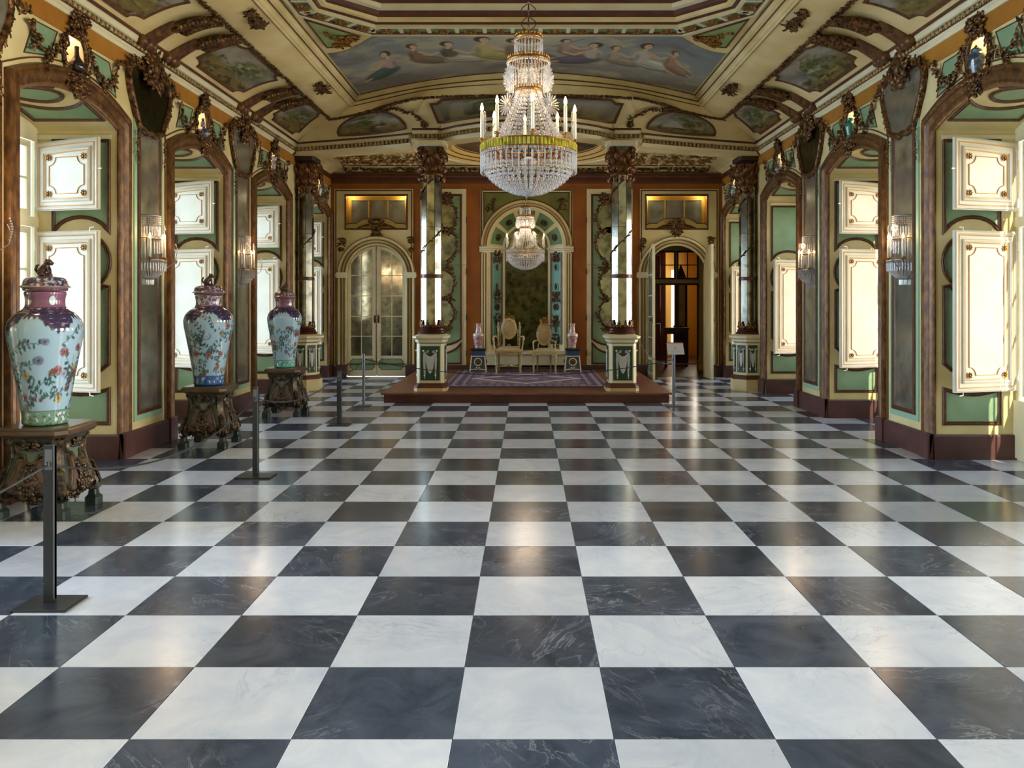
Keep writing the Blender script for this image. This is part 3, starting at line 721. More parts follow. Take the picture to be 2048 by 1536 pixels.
# mirrored panels either side of the niche
for sg in (-1, 1):
    xa, xb = sorted((sg*1.18, sg*2.07)); xc = sg*1.62
    b = B(); b.prism(BK, rect(xa, xb, .17, 3.67), 0, .03); bwall(b, 'side_panel', CREAM2)
    Fp = lambda u, v, h=0: BK(u, v, h+.03)
    i0, i1 = xa+.10, xb-.10
    up = [(i0, 3.55), (i0, 2.3), (i0, .74)]+[(i0+(i1-i0)*t/8, .72-.10*math.sin(PI*t/8)) for t in range(1, 8)]+[(i1, .74), (i1, 2.3), (i1, 3.55)]
    panel(wb, Fp, up[::-1], w=.04)
    lo = [(i0, .66)]+[(i0+(i1-i0)*t/8, .62-.16*math.sin(PI*t/8)+.0) for t in range(1, 8)]+[(i1, .66), (i1, .24), (i0, .24)]
    panel(wb, Fp, [(u, max(v, .26)) for u, v in lo], w=.035)
    b = B(); b.box(xa, xb, YB-.034, YB-.03, 2.18, 2.186); bwall(b, 'panel_seam', BROWN2)
    lobes = [(3.12, .24), (2.60, .25), (1.82, .20), (1.24, .20)]
    b = B(); outl = []
    for i in range(61):
        z = .98+(3.42-.98)*i/60; w = .08
        for zc, r in lobes:
            q = r*1.32
            if abs(z-zc) < q: w = max(w, r*math.sqrt(1-((z-zc)/q)**2))
        outl.append((w, z))
    full = [(xc+w, z) for w, z in outl]+[(xc-w, z) for w, z in outl[::-1]]
    for zc, r in lobes:
        b = B(); b.poly(Fp, arc(xc, zc, r, r*1.32, 0, 345, 23), .02); bwall(b, 'mirror_pane', MIRRS)
    b = B(); b.mold(Fp, full, hround(.045, .045, 3))
    for q in (1, -1): blobs_path(b, [Fp(xc+q*(w+.02), z, .03) for w, z in outl], .045, rnd, (0, -1, 0), .75)
    for z in (2.12, 1.52, 2.84): carve(b, Fp, xc, z, .36, .14, rnd, 14, .045)
    carve(b, Fp, xc, 3.46, .34, .2, rnd, 22, .055); carve(b, Fp, xc, .93, .3, .1, rnd, 10, .045)
    bwall(b, 'carved_mirror_frame', GILT, True)
    b = B()
    for z in (.4, 1.1, 2.0, 3.0): b.box(sg*1.17-.01, sg*1.17+.01, YB-.045, YB-.02, z, z+.12)
    bwall(b, 'hinge', DKWOOD)

# central arched niche, splayed
zs = 2.557; NR = .74; NI = .44; NY = .32
b = B(); slabs(b, BK, -.90, .90, .17, 3.67, [(-.74, .74, const(.5), arch_hi(0, .74, zs), 24)], .02); bwall(b, 'niche_surround', CREAM2)
b = B(); b.mold(BK, rect(-.88, .88, .2, 3.65), [(-.015, .02), (-.01, .035), (.01, .035), (.015, .02)]); bwall(b, 'surround_bead', BROWN2)
for sg in (-1, 1):
    o2 = [(sg*.84, zs+.05)]+[(sg*.90*math.cos(t), zs+.90*math.sin(t)) for t in [math.radians(21+69*i/10) for i in range(11)]]
    o2 = [(sg*.835, 3.60)]+[(sg*.90*math.cos(t), zs+.90*math.sin(t)) for t in [math.radians(22+66*i/10) for i in range(11)]]+[(sg*.03, 3.60)]
    panel(wb, lambda u, v, h=0: BK(u, v, h+.02), o2, fill=OLIVE, w=.02, h=.012, star=False)
    b = B(); b.tube(spiral(BK, sg*.66, 3.44, .01, .05, 0, 1.2, .04), .014, 5); carve(b, BK, sg*.70, 3.36, .12, .22, rnd, 5, .05); bwall(b, 'spandrel_scroll', GILT, True)
A = [(-.74, .5)]+[(-.74*math.cos(t), zs+.74*math.sin(t)) for t in [PI*i/32 for i in range(33)]]+[(.74, .5)]
b = B(); b.mold(BK, A[1:-1], [(.0, 0), (.0, .03), (.03, .045), (.06, .035), (.08, .06), (.11, .05), (.13, .075), (.155, .07), (.16, .02)], False); bwall(b, 'archivolt', CREAM, True, 30)
b = B()
for o in (.035, .085, .15): b.mold(BK, A[1:-1], [(o, .03), (o, .077), (o+.009, .077), (o+.009, .03)], False)
bwall(b, 'archivolt_line', BROWN2)
def NF(u, v, h=0):   # splayed reveal; u runs along the outline 0..1, v = 0 (front) .. 1 (mirror)
    # outline: leg up, arch, leg down
    H = zs-.5; 
    L = H+PI*.74+H; q = u*L
    if q < H: p = (-1, 0, .5+q); n = (1, 0)
    elif q > L-H: p = (1, 0, .5+(L-q)); n = (-1, 0)
    else:
        t = (q-H)/.74; p = (-math.cos(t), math.sin(t), zs); n = (math.cos(t), -math.sin(t))
    r = NR+(NI-NR)*v
    k = h
    if q < H or q > L-H: x = p[0]*(r-k); z = p[2]
    else: x = p[0]*(r-k); z = zs+p[1]*(r-k)
    return (x, YB+NY*v-h*.6, z)
Hh = zs-.5; LL = Hh*2+PI*.74
b = B(); b.grid(lambda i, j: NF(i, j), 76, 1); bwall(b, 'niche_reveal', CREAM)
b = B(); b.box(-.74, .74, YB-.06, YB+NY, .44, .5); bwall(b, 'niche_sill', CREAM2)
f0 = Hh/LL; f1 = 1-f0
for i in range(5):
    a0 = f0+(f1-f0)*(i+.10)/5; a1 = f0+(f1-f0)*(i+.90)/5
    panel(wb, NF, [(a0+(a1-a0)*t/5, .10) for t in range(6)]+[(a1-(a1-a0)*t/5, .88) for t in range(6)], fill=GREEND, w=.0, h=0, star=True, off=.004)
    am = (a0+a1)/2; P = Vector(NF(am, .5, .012)); tt = PI*(i+.5)/5
    b = B(); R = Vector((-math.cos(tt), 0, math.sin(tt))); dv = (Vector(NF(am, .9))-Vector(NF(am, .1))).normalized(); du = Vector((math.sin(tt), 0, math.cos(tt)))
    for rr, w_ in ((.062, .012), (.035, .012)): b.tube([P+dv*rr*math.cos(x)+du*rr*math.sin(x) for x in [2*PI*q/16 for q in range(16)]], w_, 5, True)
    b.blob(P, .028, ICO1); bwall(b, 'medallion', GILT, True)
for o in list(wb.children):
    if o.name.startswith('panel_frame') and len(o.data.vertices) == 0: bpy.data.objects.remove(o)
for sg in (0, 1):                                            # green pilaster strips in the reveal
    a0, a1 = (.06*f0, .94*f0) if sg == 0 else (1-.94*f0, 1-.06*f0)
    Fq = lambda u, v, h=0: NF(v, u, h)
    b = B(); b.poly(Fq, rect(.16, .80, a0, a1), .004); bwall(b, 'pilaster_panel', mat('bluish green paint', (116, 160, 140), .5, col2=(100, 150, 136), scale=3))
    b = B(); b.mold(Fq, [(u, v) for u, v in rect(.16, .80, a0, a1)], [(-.0, .0), (-.0, .012), (.07, .012), (.07, 0)]) if False else None
    for (u0, u1, v0, v1) in ((.12, .2, a0, a1), (.78, .86, a0, a1)): b.add([Fq(u0, v0, .01), Fq(u1, v0, .01), Fq(u1, v1, .01), Fq(u0, v1, .01)], [(0, 1, 2, 3)])
    bwall(b, 'pilaster_border', BROWN2)
    b = B(); Q = lambda u, v, h=0: NF((v-.5)/LL if sg == 0 else 1-(v-.5)/LL, .48+u/.44*(1), h)
    for z in (2.38, 2.30, 1.62, 1.52, 1.15, 1.05, .78, .70, .62): carve(b, Q, 0, z, .15, .16, rnd, 7, .036)
    for z in (2.16, 1.78, .94): b.leaf(Q(0, z+.05, .02), (0, 0, -1), (0, -1, 0), .14, .05)
    c_ = Vector(Q(0, 1.36, .02)); e1 = (Vector(Q(.1, 1.36, .02))-c_).normalized(); e2 = Vector((0, 0, 1))
    b.tube([c_+e1*.055*math.cos(x)+e2*.055*math.sin(x) for x in [2*PI*q/16 for q in range(16)]], .013, 5, True); b.blob(c_, .03, ICO1)
    bwall(b, 'pilaster_ornament', GILT, True)
for sg in (-1, 1):                                            # imposts
    b = B()
    for z, e_ in ((2.44, .012), (2.475, .03), (2.51, .045)):
        vs = []
        for zz in (z, z+.032):
            vs += [(sg*.92, YB-.03-e_, zz), (sg*(.74-e_*.5), YB-.03-e_, zz), (sg*(NI-e_), YB+NY, zz), (sg*.92, YB+NY, zz)]
        b.add(vs, [(0, 1, 2, 3), (4, 5, 6, 7), (0, 1, 5, 4), (1, 2, 6, 5)])
    bwall(b, 'impost', CREAM2)
    b = B()
    for z, e_ in ((2.47, .025), (2.505, .04)):
        vs = []
        for zz in (z, z+.008): vs += [(sg*.92, YB-.034-e_, zz), (sg*(.736-e_*.5), YB-.034-e_, zz), (sg*(NI-e_-.004), YB+NY, zz)]
        b.add(vs, [(0, 1, 4, 3), (1, 2, 5, 4)])
    bwall(b, 'impost_line', BROWN2)
    b = B()
    for q in range(3): x = sg*(.77+.05*q); b.box(x-.012, x+.012, YB-.04, YB-.02, .5, 2.42)
    bwall(b, 'fluting', CREAM)
    b = B()
    for q in range(3): x = sg*(.795+.05*q); b.box(x-.005, x+.005, YB-.03, YB-.02, .5, 2.42)
    bwall(b, 'fluting_line', BROWN2)
b = B(); Am = [(-NI-.02, .5)]+[(-(NI+.02)*math.cos(t), zs+(NI+.02)*math.sin(t)) for t in [PI*i/24 for i in range(25)]]+[(NI+.02, .5)]
gm = thing('niche_mirror', 'large dark arched mirror inside the central niche behind the two thrones', 'mirror', (0, YB+NY, .5))
FM = lambda u, v, h=0: (u, -h, v-.5)
for (z0, z1) in ((.5, 1.722), (1.722, 3.2)):
    if z1 < 2: o2 = rect(-NI-.02, NI+.02, z0, z1)
    else: o2 = [(-NI-.02, z0)]+[(NI+.02, z0)]+[((NI+.02)*math.cos(t), zs+(NI+.02)*math.sin(t)) for t in [PI*i/24 for i in range(25)]]
    B().poly(FM, o2, .004).build('mirror_pane', MIRRD, gm)
B().mold(FM, Am, [(-.035, 0), (-.03, .03), (.02, .035), (.03, 0)], False).build('frame', CREAM2, gm, True, 40)

# ------------------------------------------------------------------ doors
def door_leaf(w, flip):
    """leaf: hinge at x=0 (the low side of the arch), meeting stile at x=w; front faces -y; arch top rises towards x=w"""
    za = lambda x: ZS+math.sqrt(max(0, DR**2-(DR-x)**2))-.01
    F = lambda u, v, h=0: (u, -h, v)
    return za, F
def make_leaf(door, mir, loc, rz, flip=1):
    w = DR-.006
    hi = lambda x: ZS+math.sqrt(max(0, DR**2-(DR-x)**2))-.012
    lf = bpy.data.objects.new('door_leaf', None)
    F = lambda u, v, h=0: (flip*u, -h, v)
    outer = [(.004, .01), (w, .01)]+[(w-(w-.004)*i/12, hi(max(w-(w-.004)*i/12, .004))) for i in range(13)]
    # frame as slab face with pane holes
    b = B(); xs = [.075, .075+.195, .29, .29+.195]
    cols = [(.075, .272), (.288, .49)]
    zrow = [.40, .79, 1.18, 1.58, 1.98]
    def topz(x): return hi(max(x-.0, .02))-.07
    holes = []
    for (u0, u1) in cols:
        for r in range(4): holes.append((u0, u1, const(zrow[r]+.008), const(zrow[r+1]-.008), 1))
        holes.append((u0, u1, const(zrow[4]+.008), (lambda x: max(hi(x)-.06, zrow[4]+.03)), 6))
    fr = B()
    for hh in (0, -.04): 
        for (p, q) in zip([.004+(w-.004)*i/16 for i in range(16)], [.004+(w-.004)*(i+1)/16 for i in range(16)]): pass
    us = sorted({.004, w, *[round(.004+(w-.004)*i/16, 4) for i in range(17)], *[c for cc in cols for c in cc]})
    for p, q in zip(us, us[1:]):
        m = (p+q)/2; cv = sorted([(lo(m), lo, hh_) for a, c, lo, hh_, n in holes if a-1e-6 <= m <= c+1e-6], key=lambda t: t[0])
        cur = lambda u: .01
        for _, lo, h2 in cv:
            fr.add([F(p, cur(p)), F(q, cur(q)), F(q, lo(q)), F(p, lo(p))], [(0, 1, 2, 3)]); cur = h2
        fr.add([F(p, cur(p)), F(q, cur(q)), F(q, hi(q)), F(p, hi(p))], [(0, 1, 2, 3)])
    k = len(outer); fr.add([F(u, v, 0) for u, v in outer]+[F(u, v, -.045) for u, v in outer], [(i, (i+1) % k, k+(i+1) % k, k+i) for i in range(k)]+[tuple(range(k, 2*k))])
    lo_ = fr.build('door_leaf', CREAM2, door, loc=loc, rot=(0, 0, rz))
    for (u0, u1) in cols:
        for r in range(5):
            g = B()
            if r < 4: o2 = rect(u0, u1, zrow[r]+.006, zrow[r+1]-.006)
            else: o2 = [(u0, zrow[4]+.006), (u1, zrow[4]+.006)]+[(u1-(u1-u0)*i/6, max(hi(u1-(u1-u0)*i/6)-.06, zrow[4]+.03)) for i in range(7)]
            g.poly(F, o2, -.008); g.build('door_pane', mir, lo_)
    g = B(); pn = notched(.06, w-.04, .14, .345, .04, 3); g.poly(F, pn, .004); g.build('door_panel', GREEN, lo_)
    g = B(); g.mold(F, pn, hround(.012, .010, 3)); g.build('panel_line', BROWN2, lo_)
    g = B(); g.box(*sorted((flip*(w-.03), flip*(w-.01))), -.02, 0, .2, 2.5) if mir is MIRRB else None
    g = B(); g.blob(F(w-.03, 1.12, .03), .018, ICO1); g.box(*sorted((flip*(w-.045), flip*(w-.015))), -.008, 0, 1.05, 1.2); g.build('door_handle', DKWOOD, lo_)
    return lo_
for n_, sg, lab in ((1, -1, 'closed arched double door with aged mirror panes left of the dais'), (2, 1, 'open arched double door right of the dais, leaves swung towards the room')):
    d = bpy.data.objects.new('door_%d' % n_, None); C.objects.link(d); d.location = (sg*DX, YB, 0); tag(d, lab, kind='structure')
    if sg < 0:
        make_leaf(d, MIRRB, (-DR, .02, 0), 0, 1); make_leaf(d, MIRRB, (DR, .02, 0), 0, -1)
        B().tube([(0, -.03, .26), (0, -.03, 2.54)], .012, 6).build('astragal', BROWN, d)
    else:
        make_leaf(d, MIRR, (-DR+.0, -.09, 0), -PI/2+.02, 1); make_leaf(d, MIRR, (DR-.03, -.09, 0), PI/2+.05, -1)

# ------------------------------------------------------------------ room seen through the open door
vb = B(); vx0, vx1 = 2.0, 4.6
vb.box(vx0, vx1, YB, 22.0, -.05, .001)
tag(vb.build('floor_anteroom', WOODR), 'polished red brown plank floor of the room beyond the open door', kind='structure')
b = B()
b.add([(vx0, YB+.05, 0), (vx0, 22, 0), (vx0, 22, 3), (vx0, YB+.05, 3)], [(0, 1, 2, 3)]); b.add([(vx1, YB+.05, 0), (vx1, 22, 0), (vx1, 22, 3), (vx1, YB+.05, 3)], [(0, 1, 2, 3)])
b.add([(vx0, 22, 0), (vx1, 22, 0), (vx1, 22, 3), (vx0, 22, 3)], [(0, 1, 2, 3)]); b.add([(vx0, YB+.05, 3), (vx1, YB+.05, 3), (vx1, 22, 3), (vx0, 22, 3)], [(0, 1, 2, 3)])
an = tag(b.build('wall_anteroom', YEL), 'yellow walls of the room beyond the open door', kind='structure')
F2 = lambda u, v, h=0: (u, 17.7-h, v)
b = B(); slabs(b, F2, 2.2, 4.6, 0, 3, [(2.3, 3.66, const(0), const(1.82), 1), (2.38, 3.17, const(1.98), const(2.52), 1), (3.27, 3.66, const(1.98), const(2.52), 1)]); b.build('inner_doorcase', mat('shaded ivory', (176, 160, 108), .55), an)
b = B()
for r_ in (rect(2.36, 3.19, 1.96, 2.54), rect(3.25, 3.68, 1.96, 2.54), rect(2.28, 3.68, -.02, 1.84)): b.mold(F2, r_, step_prof(.03, .03))
for x in (2.62, 2.9, 3.46): b.box(x-.01, x+.01, 17.68, 17.7, 1.98, 2.52)
b.box(2.38, 3.17, 17.68, 17.7, 2.24, 2.26); b.box(3.27, 3.66, 17.68, 17.7, 2.24, 2.26)
b.build('doorcase_bead', DKWOOD, an)
b = B(); 
for x0, x1 in ((3.7, 3.78), (3.84, 3.9), (3.96, 4.04)): b.box(x0, x1, 17.62, 17.7, .2, 2.9)
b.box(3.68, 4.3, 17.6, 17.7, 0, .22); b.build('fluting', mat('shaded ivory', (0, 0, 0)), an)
cb = thing('dark_cupboard', 'tall dark wooden door panel deep inside the next room, left of the yellow wall', 'cupboard', (2.95, 20.4, 0))
B().box(-.75, .50, 0, .3, 0, 2.7).build('body', WOODR, cb)
b = B()
for z0, z1 in ((.15, .9), (1.0, 1.9), (2.0, 2.6)):
    for x0, x1 in ((-.68, -.2), (-.1, .35)): b.mold(lambda u, v, h=0: (u, -h, v), rect(x0, x1, z0, z1), hround(.05, .03, 3))
b.build('panel_mould', DKWOOD, cb, True)
cl = thing('standing_clock', 'narrow black long case with pointed top in the next room', 'clock', (3.60, 19.2, 0))
B().poly_lathe([(1, 0), (1, 1.95), (.0, 2.35)], [(-.13, -.12), (.13, -.12), (.13, .12), (-.13, .12)]).build('case', DKWOOD, cl)
B().box(-.07, .07, -.125, -.12, .9, 1.9).build('glass', MIRR, cl); B().box(-.15, .15, -.14, .14, 0, .9).build('base', DKWOOD, cl)
tb = thing('console_table', 'small dark console table in the next room behind the sign', 'table', (3.36, 18.5, 0))
B().box(-.27, .27, -.14, .14, .84, .88).build('top', DKWOOD, tb)
for x in (-.23, .23):
    B().poly_lathe([(1, 0), (.6, .4), (1, .84)], [(-.03, -.03), (.03, -.03), (.03, .03), (-.03, .03)], (x, 0, 0)).build('leg', DKWOOD, tb)
B().box(-.25, .25, -.13, -.11, .74, .84).build('apron', DKWOOD, tb)
B().box(3.86, 3.93, 21.9, 21.95, .3, 2.3).build('window_slit', mat('glowing white strip', (250, 246, 236), .6, emit=1.2), an)  # bright strip: its sunlit look is put in as emission
light('anteroom_fill', 'AREA', (4.3, 20.6, 1.8), 22, (1, .9, .7), (0, PI/2, 0), 1.6, 1.2)  # lamp added inside the next room to brighten it, no window modelled
light('anteroom_fill', 'AREA', (3.0, 21.6, 2.4), 8, (1, .86, .62), (math.radians(70), 0, 0), 1.0, .8)  # second added fill lamp, aimed at the next room's end wall

# wall behind the camera
FR = lambda u, v, h=0: (u, YF+h, v)
b = B(); slabs(b, FR, -W, W, 0, 5, []); wf = tag(b.build('wall_front', CREAM), 'cream wall behind the camera', kind='structure')
b = B(); b.mold(FR, rect(-3.3, 3.3, .4, 3.5), hround(.06, .03, 3)); b.mold(FR, rect(-.8, .8, .05, 3.0), hround(.12, .05, 3)); b.build('wall_moulding', BROWN, wf)
b = B(); b.box(-4.8, 4.8, YF-.1, 16.6, 5.3, 5.4); b.box(-4.8, 4.8, YF-.15, YF-.05, 0, 5.4); b.box(-4.75, -4.62, YF, 16.6, 3.3, 5.4); b.box(4.62, 4.75, YF, 16.6, 3.3, 5.4); b.box(-4.7, 4.7, 16.5, 16.6, 4.0, 5.4); b.box(-4.7, 1.95, 16.5, 16.6, 0, 4.0); b.box(4.62, 4.7, 15.95, 22.2, 0, 4.0); b.box(1.9, 1.98, 16.5, 22.2, 0, 4.0); b.box(1.9, 4.7, 22.02, 22.1, 0, 4); b.box(1.9, 4.7, 16.1, 22.1, 3.9, 4); b.box(-4.7, -4.62, 15.95, 16.6, 0, 4.0)
b.build('light_block_shell', DKWOOD)['kind'] = 'structure'  # unseen shell added around the rooms to keep stray sky and sun out
# ------------------------------------------------------------------ main ceiling
YS0 = YF                        # front end of the coved ceiling (behind the camera)
def interp(tab, x): return float(np.interp(x, [t[0] for t in tab], [t[1] for t in tab]))
ET = [(0, 11.78), (.35, 11.82), (.7, 11.95), (1.05, 12.18), (1.33, 12.45), (1.36, 12.40), (1.75, 12.40), (1.77, 12.72), (2.2, 12.92), (2.7, 13.12), (3.2, 13.30), (3.83, 13.5)]
BT = [(0, 11.19), (.6, 11.24), (1.1, 11.30), (1.57, 11.42), (1.95, 11.75), (2.34, 12.19), (2.7, 12.50), (3.04, 12.74)]
def corner(a): return 13.5-a
XS = sorted({round(x, 4) for x in list(np.linspace(0, 1, 41))+[1.33/3.83, 1.36/3.83, 1.75/3.83, 1.77/3.83]})
def yback(a, u):                  # back edge of the ceiling ring at inset a, u = |x|/corner x
    if a <= .79:
        w = max(0, (a-.10)/.69); e_ = interp(ET, u*3.83)-a*(1-w)-.0*w; bb_ = interp(BT, u*3.04)
        e_ = interp(ET, u*3.83)-min(a, .1)
        y = e_*(1-w)+bb_*w; 
        return y
    w = (a-.79)/.55; c1 = 12.19; k = 10.95+(12.19-10.95)*u**1.75; b0 = interp(BT, u*3.04)
    return b0*(1-w)+k*w if w < 1 else k-(a-1.34)
def zc(a):                        # cove height at inset a
    w = (a-.10)/.69; return 4.05+.25*math.sin(w*PI/2)**.9 if w > 0 else 4.05
def ring(a, z):
    X = W-a; pts = [(-X, YS0+a, z)]+[(-X, YS0+a+(corner(a)-YS0-a)*i/6, z) for i in range(1, 6)]
    pts += [(-X*u, yback(a, u), z) for u in XS[::-1]]+[(X*u, yback(a, u), z) for u in XS[1:]]
    pts += [(X, YS0+a+(corner(a)-YS0-a)*i/6, z) for i in range(5, -1, -1)]
    return pts
def loft(b, rings):
    k = len(rings[0]); vs = [p for r in rings for p in r]
    return b.add(vs, [(q*k+i, q*k+i+1, (q+1)*k+i+1, (q+1)*k+i) for q in range(len(rings)-1) for i in range(k-1)])
prof_corn = [(-.0, 3.87), (.025, 3.87), (.035, 3.90), (.055, 3.915), (.06, 3.925)]
prof_band = [(.06, 3.925), (.065, 3.985)]
prof_top = [(.065, 3.985), (.085, 3.99), (.092, 4.02), (.10, 4.03), (.10, 4.05)]
cove = [(.10+.69*i/12, zc(.10+.69*i/12)) for i in range(13)]
flat = [(.79, 4.30), (.86, 4.305), (.98, 4.325), (1.08, 4.36), (1.18, 4.41)]
frame = [(1.18, 4.41), (1.18, 4.395), (1.20, 4.39), (1.215, 4.405), (1.235, 4.41), (1.25, 4.435), (1.28, 4.45), (1.285, 4.475), (1.31, 4.49), (1.33, 4.54), (1.34, 4.56)]
ceil = tag(loft(B(), [ring(a, z) for a, z in cove+flat[1:]]).build('ceiling', CEIL, None, True, 40), 'coved cream ceiling with painted panels and gilt mouldings', kind='structure')
loft(B(), [ring(a, z) for a, z in prof_corn]).build('cornice', CREAM2, ceil, True, 30)
loft(B(), [ring(a, z) for a, z in prof_band]).build('cornice_band', BROWN2, ceil)
loft(B(), [ring(a, z) for a, z in prof_top]).build('cornice_top', CREAM2, ceil, True, 30)
loft(B(), [ring(a, z) for a, z in frame]).build('panel_surround', CEIL, ceil, True, 30)
def ring_tube(a, z, r, name, m, rr=None):
    b = B(); b.tube(ring(a, z), r, 6, cap=False); b.build(name, m, ceil, True)
ring_tube(.115, 4.052, .016, 'cove_rib', REDBR)
ring_tube(1.19, 4.40, .009, 'surround_line', BROWN); ring_tube(1.285, 4.452, .009, 'surround_line', BROWN); ring_tube(1.335, 4.535, .007, 'surround_line', BROWN)
# egg-and-dart beads in the cornice and along the inner edge of the cove
def along(pts, step):
    P = [Vector(p) for p in pts]; out = []; acc = 0
    for p, q in zip(P, P[1:]):
        d = (q-p).length
        if d < 1e-6: continue
        t = step-acc if out else 0
        while t <= d: out.append((p+(q-p)*t/d, (q-p)/d)); t += step
        acc = (acc+d) % step if out else 0
        acc = d-(t-step)
    return out
b = B(); bl_ = B()
for p, t in along(ring(.068, 3.955), .075):
    if p.y < 4: continue
    side_ = abs(p.x) > W-.1 and abs(t.x) < .5
    b.blob(p, (.022, .022, .026) if side_ else (.018, .02, .030), ICO0)
    q = p+t*.0375; b.blob(q, (.008, .012, .03), OCT)
b.build('egg_and_dart', mat('cream gilt', (206, 184, 128), .5, col2=(120, 86, 46), scale=40), ceil, True)
b = B()
rnd = random.Random(8)
for p, t in along(ring(.79, 4.292), .045):
    if p.y < 3.5: continue
    b.blob(p+Vector((rnd.uniform(-.012, .012), rnd.uniform(-.012, .012), 0)), (.026, .026, .022), ICO0)
    s_ = t.cross(Vector((0, 0, 1))); b.leaf(p, t+s_*rnd.choice((-1, 1))*.9, (0, 0, -1), .05, .03, .3)
b.build('leaf_moulding', GILT, ceil, True)

# flat of the ceiling, octagonal opening
OC = [(-1.79, 9.44), (1.79, 9.44), (2.45, 8.78), (2.45, 2.42), (1.79, 1.76), (-1.79, 1.76), (-2.45, 2.42), (-2.45, 8.78)]
zf = 4.545
b = B(); X = W-1.34
bk = [(X*u*sg, yback(1.34, u)) for sg, us in ((-1, XS[::-1]), (1, XS[1:])) for u in us]
n_ = len(bk)
for i in range(n_-1):
    (xa, ya), (xb, yb) = bk[i], bk[i+1]
    def edge(x): return 9.44 if abs(x) <= 1.79 else 9.44-(abs(x)-1.79)
    b.add([(xa, ya, zf), (xb, yb, zf), (xb, edge(xb), zf), (xa, edge(xa), zf)], [(0, 1, 2, 3)])
for sg in (-1, 1):
    b.add([(sg*2.49, 8.74, zf), (sg*2.45, 8.78, zf), (sg*2.45, 2.42, zf), (sg*2.49, 2.38, zf)], [(0, 1, 2, 3)])
b.add([(-2.49, 2.38, zf), (-1.79, 1.76, zf), (1.79, 1.76, zf), (2.49, 2.38, zf), (2.49, YF, zf), (-2.49, YF, zf)], [(0, 1, 2, 3, 4, 5)])
b.build('ceiling_flat', CEIL, ceil)
def octo(d, z):
    k = d*math.tan(PI/8); X_, Y_ = 2.45-d, 9.44-d; x_ = 1.79-k; y_ = 8.78-k; Y2 = 1.76+d; y2 = 2.42+k
    return [(-x_, Y_, z), (x_, Y_, z), (X_, y_, z), (X_, y2, z), (x_, Y2, z), (-x_, Y2, z), (-X_, y2, z), (-X_, y_, z)]
def oct_loft(prof, name, m):
    b = B(); k = 8; vs = [p for d, z in prof for p in octo(d, z)]
    b.add(vs, [(q*k+i, q*k+(i+1) % k, (q+1)*k+(i+1) % k, (q+1)*k+i) for q in range(len(prof)-1) for i in range(k)]); return b.build(name, m, ceil)
oct_loft([(0, zf), (0, zf-.02), (.03, zf-.02), (.03, zf), (.05, zf+.02)], 'octagon_fillet', CREAM2)
oct_loft([(.05, zf+.02), (.21, zf+.02)], 'octagon_frieze', GREEN); oct_loft([(.03, zf-.002), (.037, zf-.012), (.044, zf-.002), (.05, zf+.018)], 'octagon_line', BROWN2)
oct_loft([(.21, zf+.02), (.215, zf-.005), (.25, zf-.005), (.25, zf+.03)], 'octagon_fillet', CREAM2)
oct_loft([(.25, zf+.03), (.27, zf+.035), (.29, zf+.05)], 'octagon_cyma', REDBR)
oct_loft([(.29, zf+.05), (.29, zf+.045), (.34, zf+.05), (.35, zf+.08)], 'octagon_cyma', CEIL)
oct_loft([(.35, zf+.08), (.40, zf+.09), (.43, zf+.13)], 'octagon_cyma', REDBR)
oct_loft([(.43, zf+.13), (.43, zf+.125), (.5, zf+.13), (.52, zf+.17)], 'octagon_cyma', CREAM2)
oct_loft([(.52, zf+.17), (.60, zf+.19), (.66, zf+.30)], 'octagon_cyma', REDBR)
oct_loft([(.66, zf+.30), (.8, zf+.32), (.86, zf+.42)], 'octagon_cyma', CEIL)
b = B(); b.add(octo(.86, zf+.42), [tuple(range(8))]); b.build('ceiling_centre', CEILP, ceil)
# frieze blocks: bars and gilt rosettes between them
bars = B(); 
OV = octo(.13, zf+.012)
for i in range(8):
    p, q = Vector(OV[i]), Vector(OV[(i+1) % 8])
    if max(p.y, q.y) < 6: continue
    d = q-p; L = d.length; n = round(L/.33); t = d.normalized(); s_ = t.cross(Vector((0, 0, 1)))
    if abs(t.y) > .9: y_lim = 5.5
    else: y_lim = -9
    for k in range(n+1):
        c = p+t*(L*k/n)
        if c.y < y_lim: continue
        vs = [c+t*a*.022+s_*w_*.085+Vector((0, 0, z_)) for z_ in (-.012, .01) for a, w_ in ((-1, -1), (1, -1), (1, 1), (-1, 1))]
        bars.add(vs, [(0, 1, 2, 3), (0, 1, 5, 4), (1, 2, 6, 5), (2, 3, 7, 6), (3, 0, 4, 7)])
        if k < n:
            c2 = c+t*(L/n/2); r = B()
            for a in range(8):
                dd = t*math.cos(a*PI/4)+s_*math.sin(a*PI/4); r.leaf(c2+Vector((0, 0, -.005)), dd, (0, 0, -1), .075, .045, .35)
            r.blob(c2+Vector((0, 0, -.02)), (.025, .025, .02), ICO1); r.build('frieze_rosette', GOLD, ceil, True)
bars.build('frieze_bars', CREAM2, ceil)

